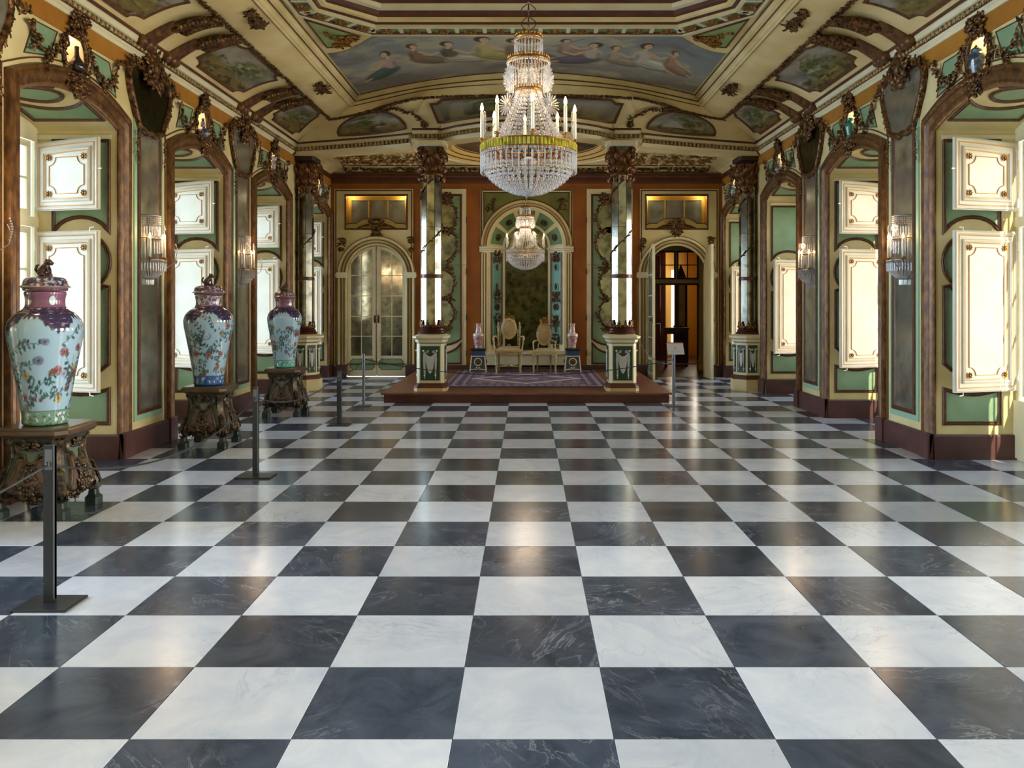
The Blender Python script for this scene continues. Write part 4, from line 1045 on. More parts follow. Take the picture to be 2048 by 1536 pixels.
# big sky painting at the far end of the flat ceiling, green corner panels beside it
def arc_y(x):                       # near edge of the painting
    ax = abs(x)
    if ax <= 1.74: return 9.47
    t = min(1, (ax-1.74)/(2.455-1.74)); return 9.47+.68*math.sin(PI/2*t)**1.15
def pmap(i, j):
    x = -2.455+4.91*i; u = abs(x)/2.49; y0 = arc_y(x); y1 = yback(1.345, min(u, 1))-.01; return (x, y0+(y1-y0)*j)
def ceil_paint(a, c_):
    # a: 0..1 left to right; c_: 0 near edge .. 1 far edge. viewed from below so near = top
    x = a*8.0; y = (1-c_)*2.2; n1 = vnoise(x*.9, y*2.2, 21); n2 = vnoise(x*2.2+3, y*4, 22, 5); img = np.zeros(a.shape+(3,)); img[:] = col((160, 160, 152))
    mix(img, col((120, 132, 142)), (y/2.2-.25)*1.4*(1-ell(x, y, 4, 2.2, 3, 1.2, 0, .8)))
    mix(img, col((132, 124, 114)), (1.25-y)*.9+(n1-.5)*1.2)
    mix(img, col((184, 176, 142)), np.clip((n2-.55)*4, 0, .75))
    mix(img, col((112, 106, 106)), np.clip((n1-.58)*5, 0, .7)); mix(img, col((200, 196, 150)), ell(x, y, 4.0, 2.1, 1.2, .6, 0, .9)*.7)
    def fig(cx, cy, sc_, robe, top, face=1, hair=(74, 50, 30), lean=0):
        sc_ *= 1.28; cx = 4+(cx-4)*1.0; cy += .06; robe = tuple(v*.92 for v in robe); top = tuple(v*.94 for v in top)
        d = face; R = lambda c: col(c)
        mix(img, R(robe)*.6, ell(x, y, cx+d*.30*sc_, cy-.34*sc_, .52*sc_, .24*sc_, -.25*d, .35))
        mix(img, R(robe), ell(x, y, cx+d*.26*sc_, cy-.30*sc_, .46*sc_, .20*sc_, -.25*d, .3))
        mix(img, np.minimum(R(robe)*1.2, 1), ell(x, y, cx+d*.34*sc_, cy-.24*sc_, .30*sc_, .06*sc_, -.35*d, .5)*.8)
        mix(img, R(robe)*.7, ell(x, y, cx+d*.2*sc_, cy-.38*sc_, .30*sc_, .03*sc_, -.3*d, .5)*.7)
        mix(img, R((196, 164, 134)), seg(x, y, cx+d*.62*sc_, cy-.44*sc_, cx+d*.80*sc_, cy-.5*sc_, .05*sc_))
        mix(img, R(top), ell(x, y, cx, cy, .19*sc_, .26*sc_, .1*d, .3)); mix(img, R(top)*.75, ell(x, y, cx-.09*sc_*d, cy-.06*sc_, .07*sc_, .2*sc_, 0, .6)*.8)
        mix(img, R((202, 168, 138)), seg(x, y, cx+d*.12*sc_, cy+.12*sc_, cx+d*.34*sc_, cy-.06*sc_, .055*sc_)); mix(img, R((204, 172, 140)), seg(x, y, cx+d*.34*sc_, cy-.06*sc_, cx+d*.52*sc_, cy+.04*sc_, .045*sc_))
        mix(img, R((206, 176, 146)), seg(x, y, cx, cy+.22*sc_, cx+.02*sc_, cy+.32*sc_, .05*sc_))
        mix(img, R(hair), ell(x, y, cx, cy+.42*sc_, .14*sc_, .13*sc_, 0, .25)); mix(img, R((210, 180, 150)), ell(x, y, cx+.035*sc_*d, cy+.39*sc_, .085*sc_, .10*sc_, 0, .25))
        mix(img, R((120, 84, 66)), ell(x, y, cx+.05*sc_*d, cy+.40*sc_, .05*sc_, .012*sc_, 0, .5)*.7)
    fig(1.15, 1.02, .78, (72, 98, 96), (188, 166, 158), -1); fig(1.75, 1.3, .72, (130, 108, 84), (142, 116, 92), 1)
    fig(2.45, 1.3, .85, (190, 186, 164), (98, 92, 84), 1); fig(3.15, 1.42, 1.0, (178, 170, 98), (196, 184, 120), 1)
    fig(3.75, 1.4, .9, (122, 98, 86), (150, 124, 100), 1)
    fig(4.75, 1.5, .7, (150, 130, 110), (170, 150, 128), 1); fig(5.35, 1.2, .9, (108, 98, 116), (196, 186, 170), -1)
    fig(5.75, 1.2, .72, (170, 150, 130), (184, 168, 148), 1, (110, 80, 50)); fig(6.35, 1.25, .86, (204, 204, 182), (206, 200, 186), 1)
    fig(7.0, 1.2, .66, (168, 134, 108), (184, 144, 114), 1, (120, 70, 40))
    mix(img, col((90, 80, 70)), seg(x, y, 4.5, 1.6, 5.1, 2.05, .015))
    return img
pt = painted(lambda u, v, h=0: (u, v, zf-.006), pmap, 520, 130, ceil_paint, 'sky_painting', vcol_mat('painted plaster', .65, bump=.04, bscale=60), ceil)
pt['label'] = 'sky painting with seated robed figures on clouds'
b = B()
for sg in (-1, 1):
    rim = [pmap(i/40, 1) for i in range(41)]
for sg in (-1, 1):
    o2 = [(sg*2.40, 8.92), (sg*2.40, 9.90)]+[(sg*(2.36-.44*(1-t)), 9.48+.41*math.sin(PI/2*t)) for t in [1-i/8 for i in range(0, 9)]]
    F_ = lambda u, v, h=0: (u, v, zf-h)
    b = B(); b.poly(F_, o2, .006); b.build('corner_panel', mat('pale green ceiling paint', (150, 172, 112), .6), ceil)
    b = B(); b.mold(F_, o2, hround(.028, .018, 3)); b.build('corner_frame', BROWN2, ceil, True)
    b = B(); rnd = random.Random(4)
    for (cx, cy, r) in ((2.16, 9.58, .12), (2.02, 9.52, .08), (2.25, 9.78, .07)):
        b.tube(spiral(F_, sg*cx, cy, .012, r, rnd.uniform(0, 6), 1.5*sg, .02), .018, 5)
    blobs_path(b, [(sg*2.30, 9.25, zf-.02), (sg*2.20, 9.45, zf-.02), (sg*2.10, 9.65, zf-.02), (sg*2.25, 9.80, zf-.02)], .05, rnd, (0, 0, -1), .9)
    blobs_path(b, [(sg*2.10, 9.55, zf-.02), (sg*1.95, 9.48, zf-.02)], .05, rnd, (0, 0, -1), .9)
    b.build('corner_scrollwork', GOLD, ceil, True)

# ---- the cove: landscapes, brackets, bronze leaf clusters
LP = vcol_mat('painted landscape', .6, bump=.06, bscale=70)
def CS(s): return lambda u, v, h=0: (s*(W-(.10+.69*v)-h*.3), u, zc(.10+.69*v)-h)      # side cove: u = y, v = 0..1
seed = 1
for s in (-1, 1):
    F = CS(s)
    for yc in (12.41, 9.69, 6.97):
        seed += 1
        if yc > 12: shape = lambda v: (11.66, 13.02-.62*v)
        else: shape = lambda v: (yc-.74+.03*math.sin(v*PI), yc+.74-.03*math.sin(v*PI))
        def mp(i, j, shape=shape):
            v = .12+.80*j; a, c = shape((v-.12)/.8); ins = .09*(max(0, 1-min(j, 1-j)/.16)**2 > .3) ; return (a+(c-a)*i, v)
        outl = []
        a0, c0 = shape(0); a1, c1 = shape(1)
        for (u, v) in notched(0, 1, 0, 1, .13, 4): 
            a, c = shape(v); outl.append((a+(c-a)*u, .12+.80*v))
        # fan grid inside the notched outline
        K = len(outl); nn = 26; cu = (a0+c0+a1+c1)/4; cv = .52
        b = B(); b.star(F, outl, .004, nn); me = b.mesh('landscape_painting', LP, True)
        cc = [(cu, cv)]+[(cu+(u-cu)*j/nn, cv+(v-cv)*j/nn) for j in range(1, nn+1) for u, v in outl]
        # denser rim: subdivide outline
        dense = []
        for i in range(K):
            p, q = outl[i], outl[(i+1) % K]; m = max(1, int(math.hypot((q[0]-p[0]), (q[1]-p[1])*.7)/.03))
            dense += [(p[0]+(q[0]-p[0])*k/m, p[1]+(q[1]-p[1])*k/m) for k in range(m)]
        b = B(); b.star(F, dense, .004, nn); me = b.mesh('landscape_painting', LP, True)
        cc = np.array([(cu, cv)]+[(cu+(u-cu)*j/nn, cv+(v-cv)*j/nn) for j in range(1, nn+1) for u, v in dense])
        px = (cc[:, 0]-min(a0, a1))/1.5; py = (cc[:, 1]-.12)/.8
        paint(me, landscape(px if s > 0 else 1-px, py, seed)); put('landscape_painting', me, ceil)
        b = B(); Fs = lambda u, v, h=0: F(u, v/.7, h)
        b.mold(Fs, [(u, v*.7) for u, v in dense], [(-.02, 0), (-.015, .014), (0, .02), (.015, .014), (.02, 0)]); b.build('landscape_frame', BROWN2, ceil, True, 50)
    rnd = random.Random(77+s)
    for yp in (11.05, 8.33, 5.61):
        for dy in (-.27, .27):
            y = yp+dy
            if y < 5.6: continue
            b = B(); pts = []; rings = []
            for i in range(13):
                t = i/12; v = .02+.42*t; base = F(y, v, 0); w_ = .080-.008*t; hh = .10-.03*t
                rings.append([F(y-w_, v, -.01), F(y-w_*.9, v, hh*.7), F(y-w_*.35, v, hh*.85), F(y, v, hh), F(y+w_*.35, v, hh*.85), F(y+w_*.9, v, hh*.7), F(y+w_, v, -.01)])
            vs = [p for r in rings for p in r]; b.add(vs, [(q*7+i, q*7+i+1, (q+1)*7+i+1, (q+1)*7+i) for q in range(12) for i in range(6)])
            br = b.build('cove_bracket', BROWN, ceil, True)
            b = B()
            for i in range(10):
                t = i/9; v = .40+.54*t; P = Vector(F(y, v, .05)); N = (Vector(F(y, v, .1))-P).normalized(); D = (Vector(F(y, v+.05, .05))-P).normalized()
                r = .080-.045*abs(t-.3)
                b.blob(P, (r*.8, r, r*.6), ICO1)
                for sg in (-1, 1): b.leaf(P+Vector((0, sg*.02, 0)), D+Vector((0, sg*.8, 0)), N, .13-.04*t, .08, .5)
            b.build('acanthus', GILT, br, True)
            b = B(); c = Vector(F(y, .0, .035))
            b.lathe([(0, -.14), (.035, -.14), (.058, -.12), (.062, -.07), (.036, -.05), (.066, -.025), (.072, 0), (.066, .025), (.036, .05), (.062, .07), (.058, .12), (.035, .14), (0, .14)], 14)
            b.v = [(c.x+p[0], c.y+p[2], c.z+p[1]) for p in b.v]; b.build('scroll_roll', BROWN, br, True)
        b = B(); G = lambda u, v, h=0: (s*(W-v), u, float(np.interp(v, [f[0] for f in flat], [f[1] for f in flat]))-h)
        blobs_path(b, [G(yp+t, 1.09, .01) for t in (-.22, -.1, 0, .1, .22)], .05, rnd, (0, 0, -1), 2.2)
        carve(b, lambda u, v, h=0: G(yp+v, 1.09+u*.5, h), 0, 0, .16, .5, rnd, 12, .05)
        b.build('bronze_leaves', GILT, ceil, True)
def CB(u, v, h=0):                   # back cove: u = x, v = 0..1
    a = .10+.69*v; X = W-a; q = min(abs(u)/X, 1); y = yback(a, q); return (u, y-h*.3, zc(a)-h)
for (x0, x1, xk) in ((-2.98, -1.84, 0), (1.84, 2.98, 0), (-1.30, 1.30, 1)):
    seed += 1; outl = []
    if xk: 
        for i in range(31): t = i/30; outl.append((x0+(x1-x0)*t, .18+.0*t))
        for i in range(31): t = 1-i/30; outl.append(((x0+(x1-x0)*t)*(1.04), .86 if .06 < t < .94 else .70))
    else:
        for i in range(21): t = i/20; outl.append((x0+(x1-x0)*t, .16-.04*math.sin(PI*t)))
        for i in range(21): t = 1-i/20; outl.append((x0+(x1-x0)*t, .16+.10+.60*math.sin(PI*t)**.7))
    cu = (x0+x1)/2; cv = .45; nn = 24
    b = B(); Fc = CB; K = len(outl)
    ctr = sum(p[0] for p in outl)/K, sum(p[1] for p in outl)/K
    b.star(Fc, outl, .012, nn); me = b.mesh('landscape_painting', LP, True)
    cc = np.array([ctr]+[(ctr[0]+(u-ctr[0])*j/nn, ctr[1]+(v-ctr[1])*j/nn) for j in range(1, nn+1) for u, v in outl])
    img = landscape((cc[:, 0]-x0)/(x1-x0), cc[:, 1]*1.1-.1, seed)
    if not xk: mix(img, col((176, 176, 168)), (vnoise(cc[:, 0]*4, cc[:, 1]*9, seed)-.5)*5*(cc[:, 1] > .25)*(cc[:, 1] < .6))
    paint(me, img); put('landscape_painting', me, ceil)
    b = B(); b.mold(lambda u, v, h=0: CB(u, v/.7, h+.008), [(u, v*.7) for u, v in outl], [(-.02, 0), (-.015, .014), (0, .02), (.015, .014), (.02, 0)]); b.build('landscape_frame', BROWN2, ceil, True, 50)
for sg in (-1, 1):
    b = B(); rnd = random.Random(9)
    blobs_path(b, [CB(sg*x, v, .02) for x, v in ((1.50, .12), (1.55, .35), (1.66, .55), (1.82, .75), (2.0, .85), (2.25, .92))], .045, rnd, (0, -.4, -1), 1.5)
    b.tube(spiral(lambda u, v, h: CB(u, v, h), sg*1.52, .14, .01, .07, 0, 1.3, .03), .015, 5)
    b.build('cove_scroll', GILT, ceil, True)

# entablature under the back cove: soffit, inner face, dentils
b = B(); top = [(x*sg, interp(ET, x)) for sg, xs in ((-1, [W*u for u in XS[::-1]]), (1, [W*u for u in XS[1:]])) for x in xs]
rg = [[(x, y, 3.87) for x, y in top], [(x, y+.36, 3.87) for x, y in top], [(x, y+.36, 4.10) for x, y in top]]
loft(b, rg); b.build('entablature', CEIL, ceil)
b = B()
for p, t in along([(x, y-.075, 3.955) for x, y in top], .07):
    s_ = Vector((0, -1, 0)); b.box(p.x-.017, p.x+.017, p.y-.012, p.y+.03, 3.93, 3.985)
b.build('dentils', mat('cream gilt', (0, 0, 0)), ceil)

# ------------------------------------------------------------------ alcove ceiling over the dais
za_ = 4.06; DC = (0, 14.05); DRR = 1.5
def bound(t):
    dx, dy = math.cos(t), math.sin(t); best = 9
    if dx > 1e-6: best = min(best, (3.45-DC[0])/dx)
    if dx < -1e-6: best = min(best, (-3.45-DC[0])/dx)
    if dy > 1e-6: best = min(best, (15.72-DC[1])/dy)
    if dy < -1e-6:
        r = 0
        while r < 6:
            x, y = dx*r, DC[1]+dy*r
            if y <= interp(ET, min(abs(x), W))+.34: break
            r += .02
        best = min(best, r)
    return best
NA_ = 144; angs = [2*PI*i/NA_ for i in range(NA_)]
# exact corners so the plane meets the cove
b = B(); vs = []
for t in angs: vs.append((DC[0]+DRR*math.cos(t), DC[1]+DRR*math.sin(t), za_))
for t in angs: r = max(bound(t), DRR+.001); vs.append((DC[0]+r*math.cos(t), DC[1]+r*math.sin(t), za_))
b.add(vs, [(i, (i+1) % NA_, NA_+(i+1) % NA_, NA_+i) for i in range(NA_)])
b.box(-3.5, 3.5, 15.6, 15.75, za_, za_+.02)
al = tag(b.build('ceiling_alcove', CEIL), 'lower ceiling over the dais with a round painted dome', kind='structure')
def loop3(b, prof, rectpts):       # sweep rings given as rectangles (inset, z) for a U-shaped cove: left, back, right
    vs = []
    for d, z in prof: vs += [(-W+d, 13.4, z), (-W+d, YB-d, z), (W-d, YB-d, z), (W-d, 13.4, z)]
    b.add(vs, [(q*4+i, q*4+i+1, q*4+4+i+1, q*4+4+i) for q in range(len(prof)-1) for i in range(3)])
b = B(); loop3(b, [(0, 3.93), (.03, 3.94), (.05, 3.97), (.12, 4.01), (.22, 4.04), (.38, 4.06)], 0); b.build('alcove_cove', CEIL, al)
b = B(); loop3(b, [(.0, 3.86), (.02, 3.86), (.03, 3.88), (.06, 3.89), (.06, 3.93), (.02, 3.94)], 0); b.build('alcove_cornice', REDBR, al)
b = B(); b.lathe([(1.50, 0), (1.50, -.02), (1.47, -.025), (1.45, 0), (1.42, .02), (1.40, .0), (1.34, .03), (1.32, .06), (1.28, .05), (1.24, .08), (1.22, .11)], 64, (DC[0], DC[1], za_)); b.build('dome_rings', mat('golden cream', (214, 184, 112), .5), al, True, 30)
b = B()
for r, z in ((1.435, .01), (1.33, .05), (1.23, .10)): b.tube([(DC[0]+r*math.cos(t), DC[1]+r*math.sin(t), za_+z-.01) for t in angs[::2]], .01, 5, True)
b.build('dome_line', BROWN, al, True)
b = B(); F_ = lambda u, v, h=0: (DC[0]+u, DC[1]+v, za_+.105+.10*(1-min(1, (u*u+v*v)/1.5)))
b.star(F_, [(1.22*math.cos(t), 1.22*math.sin(t)) for t in angs[::2]], 0, 24); me = b.mesh('dome_painting', LP, True)
co = np.array([v[:] for v in b.v]); im = np.zeros((len(co), 3)); im[:] = col((84, 62, 42)); mix(im, col((132, 104, 68)), (vnoise(co[:, 0]*2, co[:, 1]*2, 60)-.45)*4); mix(im, col((48, 38, 32)), (vnoise(co[:, 0]*3+4, co[:, 1]*3, 61)-.5)*5)
paint(me, im); put('dome_painting', me, al)
# ribs and lattice panels on the alcove ceiling and cove
b = B(); F_ = lambda u, v, h=0: (u, v, za_-h)
b.tube([(DC[0]+1.62*math.cos(t), DC[1]+1.62*math.sin(t), za_-.01) for t in angs[::2]], .022, 5, True)
for sg in (-1, 1):
    for k in range(6): x = sg*(1.9+.3*k); b.box(x-.01, x+.01, 13.3, 15.6, za_-.015, za_)
    b.box(*sorted((sg*1.6, sg*3.4)), 14.85, 14.88, za_-.015, za_); b.box(*sorted((sg*1.6, sg*3.4)), 15.3, 15.33, za_-.015, za_)
    b.box(*sorted((sg*1.6, sg*3.4)), 14.25, 14.28, za_-.015, za_)
b.build('ceiling_ribs', CREAM2, al)
rnd = random.Random(12)
for xa, xb in ((-3.5, -1.95), (1.95, 3.5), (-1.7, -.2), (.2, 1.7)):
    Fc = lambda u, v, h=0: (u, YB-.05-v, float(np.interp(v+.05, [.05, .12, .22, .38, .5], [3.97, 4.01, 4.04, 4.06, 4.06]))-h)
    b = B(); b.mold(Fc, rect(xa, xb, .04, .42), hround(.02, .012, 3)); 
    for k in range(8): carve(b, Fc, xa+(xb-xa)*(k+.5)/8, .2, .16, .16, rnd, 4, .045)
    b.build('cove_ornament', GILT, al, True)
for sg in (-1, 1):
    for k in range(5):
        b = B(); carve(b, F_, sg*(2.05+.3*k), 15.1, .2, .3, rnd, 5, .05); carve(b, F_, sg*(2.05+.3*k), 14.55, .2, .4, rnd, 5, .05); b.build('ceiling_ornament', GOLD, al, True)
# ------------------------------------------------------------------ dais and rug
dz = .145; DY0 = 11.99
da = thing('dais', 'low wooden dais with dark red front step under the thrones', 'platform', (0, DY0, 0))
b = B(); b.box(-2.08, 2.08, .02, YB-DY0-.04, 0, dz-.026); b.build('riser', mat('dark red riser', (86, 38, 26), .35, col2=(70, 30, 22), scale=6), da)
b = B(); b.box(-2.12, 2.12, -.02, .16, dz-.025, dz); b.build('nosing', WOODD, da)
_bd = B().box(-2.12, 2.12, 0, .298, -.024, 0).mesh('board', WOODD)
for k in range(13): put('board', _bd, da, (0, .162+.3*k, dz))
rg_ = thing('rug', 'purple patterned oriental rug with a pale diamond in front of the thrones', 'rug', (0, 14.25, dz+.002))
b = B(); b.grid(lambda i, j: (-1.26+2.52*i, -1.50+3.0*j, .012), 210, 210); me = b.mesh('pile', vcol_mat('woven rug', .9, bump=.3, bscale=220), False)
v = np.array(b.v); x = v[:, 0]/1.26; y = v[:, 1]/1.5; im = np.zeros((len(v), 3)); im[:] = col((112, 90, 112))
n1 = vnoise(x*22+30, y*22+30, 70, 2); mix(im, col((66, 54, 78)), (n1-.5)*6); mix(im, col((150, 122, 134)), (vnoise(x*16+30, y*40+30, 71, 2)-.58)*8)
d = np.abs(x)/.72+np.abs(y+.12)/.55
mix(im, col((196, 188, 196)), (np.abs(d-1) < .10)*.9); mix(im, col((86, 66, 90)), (np.abs(d-.5) < .05)*.8); mix(im, col((180, 168, 176)), (np.abs(d-.22) < .07)*.7)
for q, w_, c_ in ((.97, .02, (66, 52, 72)), (.92, .02, (176, 160, 176)), (.86, .025, (74, 58, 82)), (.80, .015, (172, 152, 168)), (.75, .012, (80, 60, 84))):
    e_ = np.maximum(np.abs(x), np.abs(y)); mix(im, col(c_), (np.abs(e_-q) < w_)*.8)
e_ = np.maximum(np.abs(x), np.abs(y)); mix(im, col((66, 50, 72)), (e_ > .78)*(np.sin(x*60)*np.sin(y*60) > .45)*.8)
mix(im, col((190, 176, 188)), (e_ < .7)*(d > 1.2)*(np.abs(np.sin(x*18)*np.sin(y*18)) > .82)*.7)
paint(me, im); put('pile', me, rg_)
B().box(-1.26, 1.26, -1.50, 1.50, 0, .011).build('backing', mat('rug backing', (90, 70, 84), .9), rg_)
b = B()
for k in range(90):
    for sg in (-1, 1): yy = -1.49+2.98*k/89; b.box(*sorted((sg*1.26, sg*1.30)), yy-.005, yy+.005, 0, .006)
b.build('fringe', mat('rug fringe', (170, 156, 160), .9), rg_)['kind'] = 'stuff'

# ------------------------------------------------------------------ columns
PG = mat('dark green pedestal', (26, 66, 42), .45); SWAG = mat('grey white relief', (196, 198, 198), .5)
def octa(r, c=.0): 
    k = math.tan(PI/8)*r; return [(-k, -r), (k, -r), (r, -k), (r, k), (k, r), (-k, r), (-r, k), (-r, -k)]
def chamf(a, c): return [(-a+c, -a), (a-c, -a), (a, -a+c), (a, a-c), (a-c, a), (-a+c, a), (-a, a-c), (-a, -a+c)]
def column(loc, label, octag, z0):
    t = thing('mirrored_column', label, 'column', loc, group='mirrored columns at the dais end')
    zb = 0 if octag else 0
    H = 3.87-z0                        # local top
    z = lambda a: a-z0                 # world height to local
    if octag: sh = octa(1.0); rp = .235; zp0, zp1 = .28, .80
    else: sh = chamf(1.0, .22); rp = .205; zp0, zp1 = .27, .86
    k = rp
    prof = [(k*1.16, 0), (k*1.16, z(zp0)-.09 if not octag else z(.19)), ]
    b = B(); b.poly_lathe([(k*1.18, 0), (k*1.18, (z(zp0)-.075) if not octag else .19)], sh); b.build('plinth', CREAM, t)
    p0 = (z(zp0)-.075) if not octag else .19
    b = B(); b.poly_lathe([(k*1.2, p0), (k*1.14, p0+.03), (k*1.03, p0+.07)], sh); b.build('base_mould', REDBR, t)
    b = B(); b.poly_lathe([(k, p0+.07), (k, z(zp1))], sh); b.build('die', CREAM2, t)
    b = B(); b.poly_lathe([(k*1.02, z(zp1)), (k*1.1, z(zp1)+.02), (k*1.1, z(zp1)+.045), (k*1.2, z(zp1)+.06), (k*1.28, z(zp1)+.075), (k*1.28, z(zp1)+.10), (k*1.05, z(zp1)+.12), (k*.9, z(zp1)+.13)], sh); b.build('pedestal_cap', CREAM2, t)
    b = B(); 
    for zz, kk in ((z(zp1)-.01, 1.012), (z(zp1)+.047, 1.13)): b.poly_lathe([(k*kk, zz), (k*kk, zz+.010)], sh)
    b.build('cap_line', DKWOOD, t)
    # drapery panels
    faces = [0, 1, 7] if not octag else [0, 1, 7]
    nf = 4 if not octag else 8
    for f in range(nf):
        a = f*2*PI/nf
        if nf == 4: wv, rr = k*.78*.90, k
        else: wv, rr = k*math.tan(PI/8)*.80, k
        Fp = lambda u, v, h=0, a=a, rr=rr: (u*math.cos(a)+(rr+h)*math.sin(a), u*math.sin(a)-(rr+h)*math.cos(a), v)
        za, zb2 = p0+.11, z(zp1)-.045
        b = B(); b.poly(Fp, rect(-wv, wv, za, zb2), .003); b.build('green_panel', PG, t)
        if nf == 8 and f in (3, 4, 5): continue
        b = B(); hh = zb2-za; w_ = wv*.78
        # swag: draped folds
        def dr(i, j): 
            u = -w_*.62+1.24*w_*i; top = za+hh*.80; sag = hh*(.10+.30*j)*(1-(2*i-1)**2)+hh*.10*j*0
            return Fp(u, top-sag-hh*.20*j, .006+.010*abs(math.sin(j*9))+.006*math.sin(PI*i))
        b.grid(dr, 12, 9)
        for sg in (-1, 1):
            b.grid(lambda i, j: Fp(sg*(w_*.60+w_*.34*(i)*(1-.55*abs(j-.35))), za+hh*(.82-.62*j), .006+.010*abs(math.sin(i*8))), 6, 8)
            b.blob(Fp(sg*w_*.72, za+hh*.15, .01), (.014, .014, .02), ICO1); b.tube([Fp(sg*w_*.72, za+hh*.20, .01), Fp(sg*w_*.72, za+hh*.05, .01)], .007, 5)
            b.blob(Fp(sg*w_*.86, za+hh*.86, .012), .016, ICO1); b.tube(spiral(Fp, sg*w_*.40, za+hh*.84, .004, .022, 0, 1.2, .012, 10), .006, 4)
        b.build('drapery_relief', SWAG, t, True, 60)
    # base, crown of leaves
    zc0 = z(zp1)+.13
    b = B(); b.lathe([(.205, zc0), (.215, zc0+.015), (.205, zc0+.035), (.185, zc0+.045), (.195, zc0+.06), (.175, zc0+.08), (.16, zc0+.09), (.15, zc0+.10)], 24); b.build('torus_base', mat('purplish bronze', (78, 40, 34), .35, metal=.35), t, True, 40)
    b = B()
    for i in range(10):
        a = 2*PI*i/10; dv = Vector((math.cos(a), math.sin(a), 0)); p = dv*.158+Vector((0, 0, zc0+.08))
        b.leaf(p, (0, 0, 1), dv, .13, .055, .12)
        for sg in (-1, 1): b.leaf(p, Vector((0, 0, 1))+dv.cross(Vector((0, 0, 1)))*sg*.9, dv, .08, .035, .2)
        b.blob(p+Vector((0, 0, .12))+dv*.01, .014, ICO1)
    b.build('leaf_crown', GILT, t, True)
    # octagonal mirrored shaft with lead lines
    R = .148; z1 = zc0+.09; zc_ = z(1.855); z2 = z(3.42)
    so = octa(1.0); A = B(); A.poly_lathe([(R*.985, z1), (R*.985, z2)], so); sh_ = A.build('shaft', DKWOOD, t)
    for f in range(8):
        a = f*PI/4; hw = R*math.tan(PI/8)-.004
        Fp = lambda u, v, h=0, a=a: (u*math.cos(a)+(R+h)*math.sin(a), u*math.sin(a)-(R+h)*math.cos(a), v)
        for (q0, q1) in ((z1+.02, zc_-.03), (zc_+.03, zc_+.74), (zc_+.745, z2-.02)):
            b = B(); b.poly(Fp, rect(-hw, hw, q0, q1), .001); b.build('mirror_strip', MIRRB, t)
    b = B(); b.lathe([(.158, zc_-.03), (.168, zc_-.025), (.168, zc_+.025), (.158, zc_+.03)], 24); b.build('collar', mat('purplish bronze', (0, 0, 0)), t, True, 40)
    b = B(); rr_ = random.Random(3); pts = [(.160*math.cos(1.2+2*PI*1.6*i/60), .160*math.sin(1.2+2*PI*1.6*i/60), zc_+.03+(z2-zc_-.15)*i/60) for i in range(61)]
    b.tube(pts, .006, 5)
    for i in range(60):
        p, q = Vector(pts[i]), Vector(pts[i+1]); dv = Vector((p.x, p.y, 0)).normalized()
        b.leaf(p, (q-p).normalized()+Vector((0, 0, rr_.uniform(-.9, .9))), dv, .045, .022, .3); b.blob(p+dv*.006, .010)
    b.build('spiral_garland', GILT, t, True)
    # capital
    b = B(); zc2 = z2-.06
    b.lathe([(.150, zc2), (.165, zc2+.01), (.165, zc2+.03), (.155, zc2+.04), (.15, zc2+.12), (.16, zc2+.13), (.16, zc2+.15), (.155, zc2+.16), (.165, zc2+.30), (.19, zc2+.38)], 20)
    for row, (zz, L, n, r0) in enumerate(((zc2+.04, .11, 10, .155), (zc2-.10, .10, 10, .152), (zc2+.16, .14, 8, .160), (zc2+.22, .14, 8, .170))):
        for i in range(n):
            a = 2*PI*(i+.5*(row % 2))/n; dv = Vector((math.cos(a), math.sin(a), 0)); p = dv*r0+Vector((0, 0, zz)); b.leaf(p, Vector((0, 0, 1))+dv*.35, dv, L, .075, .3); b.blob(p+Vector((0, 0, L*.9))+dv*.04, .018, ICO0)
    b.build('capital', mat('dark bronze', (80, 46, 24), .36, metal=.4, col2=(134, 86, 42), scale=30, bump=.2), t, True)
    b = B()
    for a in (PI/4, 3*PI/4, 5*PI/4, 7*PI/4):
        dv = Vector((math.cos(a), math.sin(a), 0)); tv = Vector((0, 0, 1)); c = dv*.20+tv*(zc2+.375)
        for off in (-.03, 0, .03):
            sv = dv.cross(tv)*off
            b.tube([c+sv+dv*(r_*math.cos(x))+tv*(r_*math.sin(x)) for r_, x in [(.012+.052*i/22, PI*.5+2*PI*1.6*i/22) for i in range(23)]], .013, 5)
    b.build('volute', mat('dark bronze', (0, 0, 0)), t, True)
    b = B(); b.poly_lathe([(.20, zc2+.43), (.23, zc2+.44), (.23, z(3.868))], chamf(1, .2)); b.build('abacus', CREAM2 if not octag else DKWOOD, t)
    return t
column((-1.43, 12.42, dz+.001), 'octagonal mirrored column on a pedestal, standing on the dais to the left of the thrones', False, dz)
column((1.43, 12.42, dz+.001), 'octagonal mirrored column on a pedestal, standing on the dais to the right of the thrones', False, dz)
column((-3.72, 13.77, .001), 'mirrored column against the left wall behind the farthest porcelain vase', True, 0)
column((3.72, 13.77, .001), 'mirrored column against the right wall, past the open doors', True, 0)

# ------------------------------------------------------------------ porcelain
def vase_mesh(prof, painter, m, n=220, smooth=True, sub=200, name='body'):
    P = [Vector((r, z)) for r, z in prof]; L = [0]
    for p, q in zip(P, P[1:]): L.append(L[-1]+(q-p).length)
    # smooth resample
    ts = np.linspace(0, L[-1], sub); rs = np.interp(ts, L, [p[0] for p in P]); zs_ = np.interp(ts, L, [p[1] for p in P])
    ker = np.array([1, 2, 3, 4, 3, 2, 1])/16.; 
    rs2 = np.convolve(np.pad(rs, 3, 'edge'), ker, 'valid'); zs2 = np.convolve(np.pad(zs_, 3, 'edge'), ker, 'valid')
    b = B(); b.lathe(list(zip(rs2, zs2)), n); me = b.mesh(name, m, True)
    k = len(rs2); ang = np.repeat(np.arange(n)*2*PI/n, k); zz = np.tile(zs2, n); paint(me, painter(ang, zz, np.tile(rs2, n))); return me
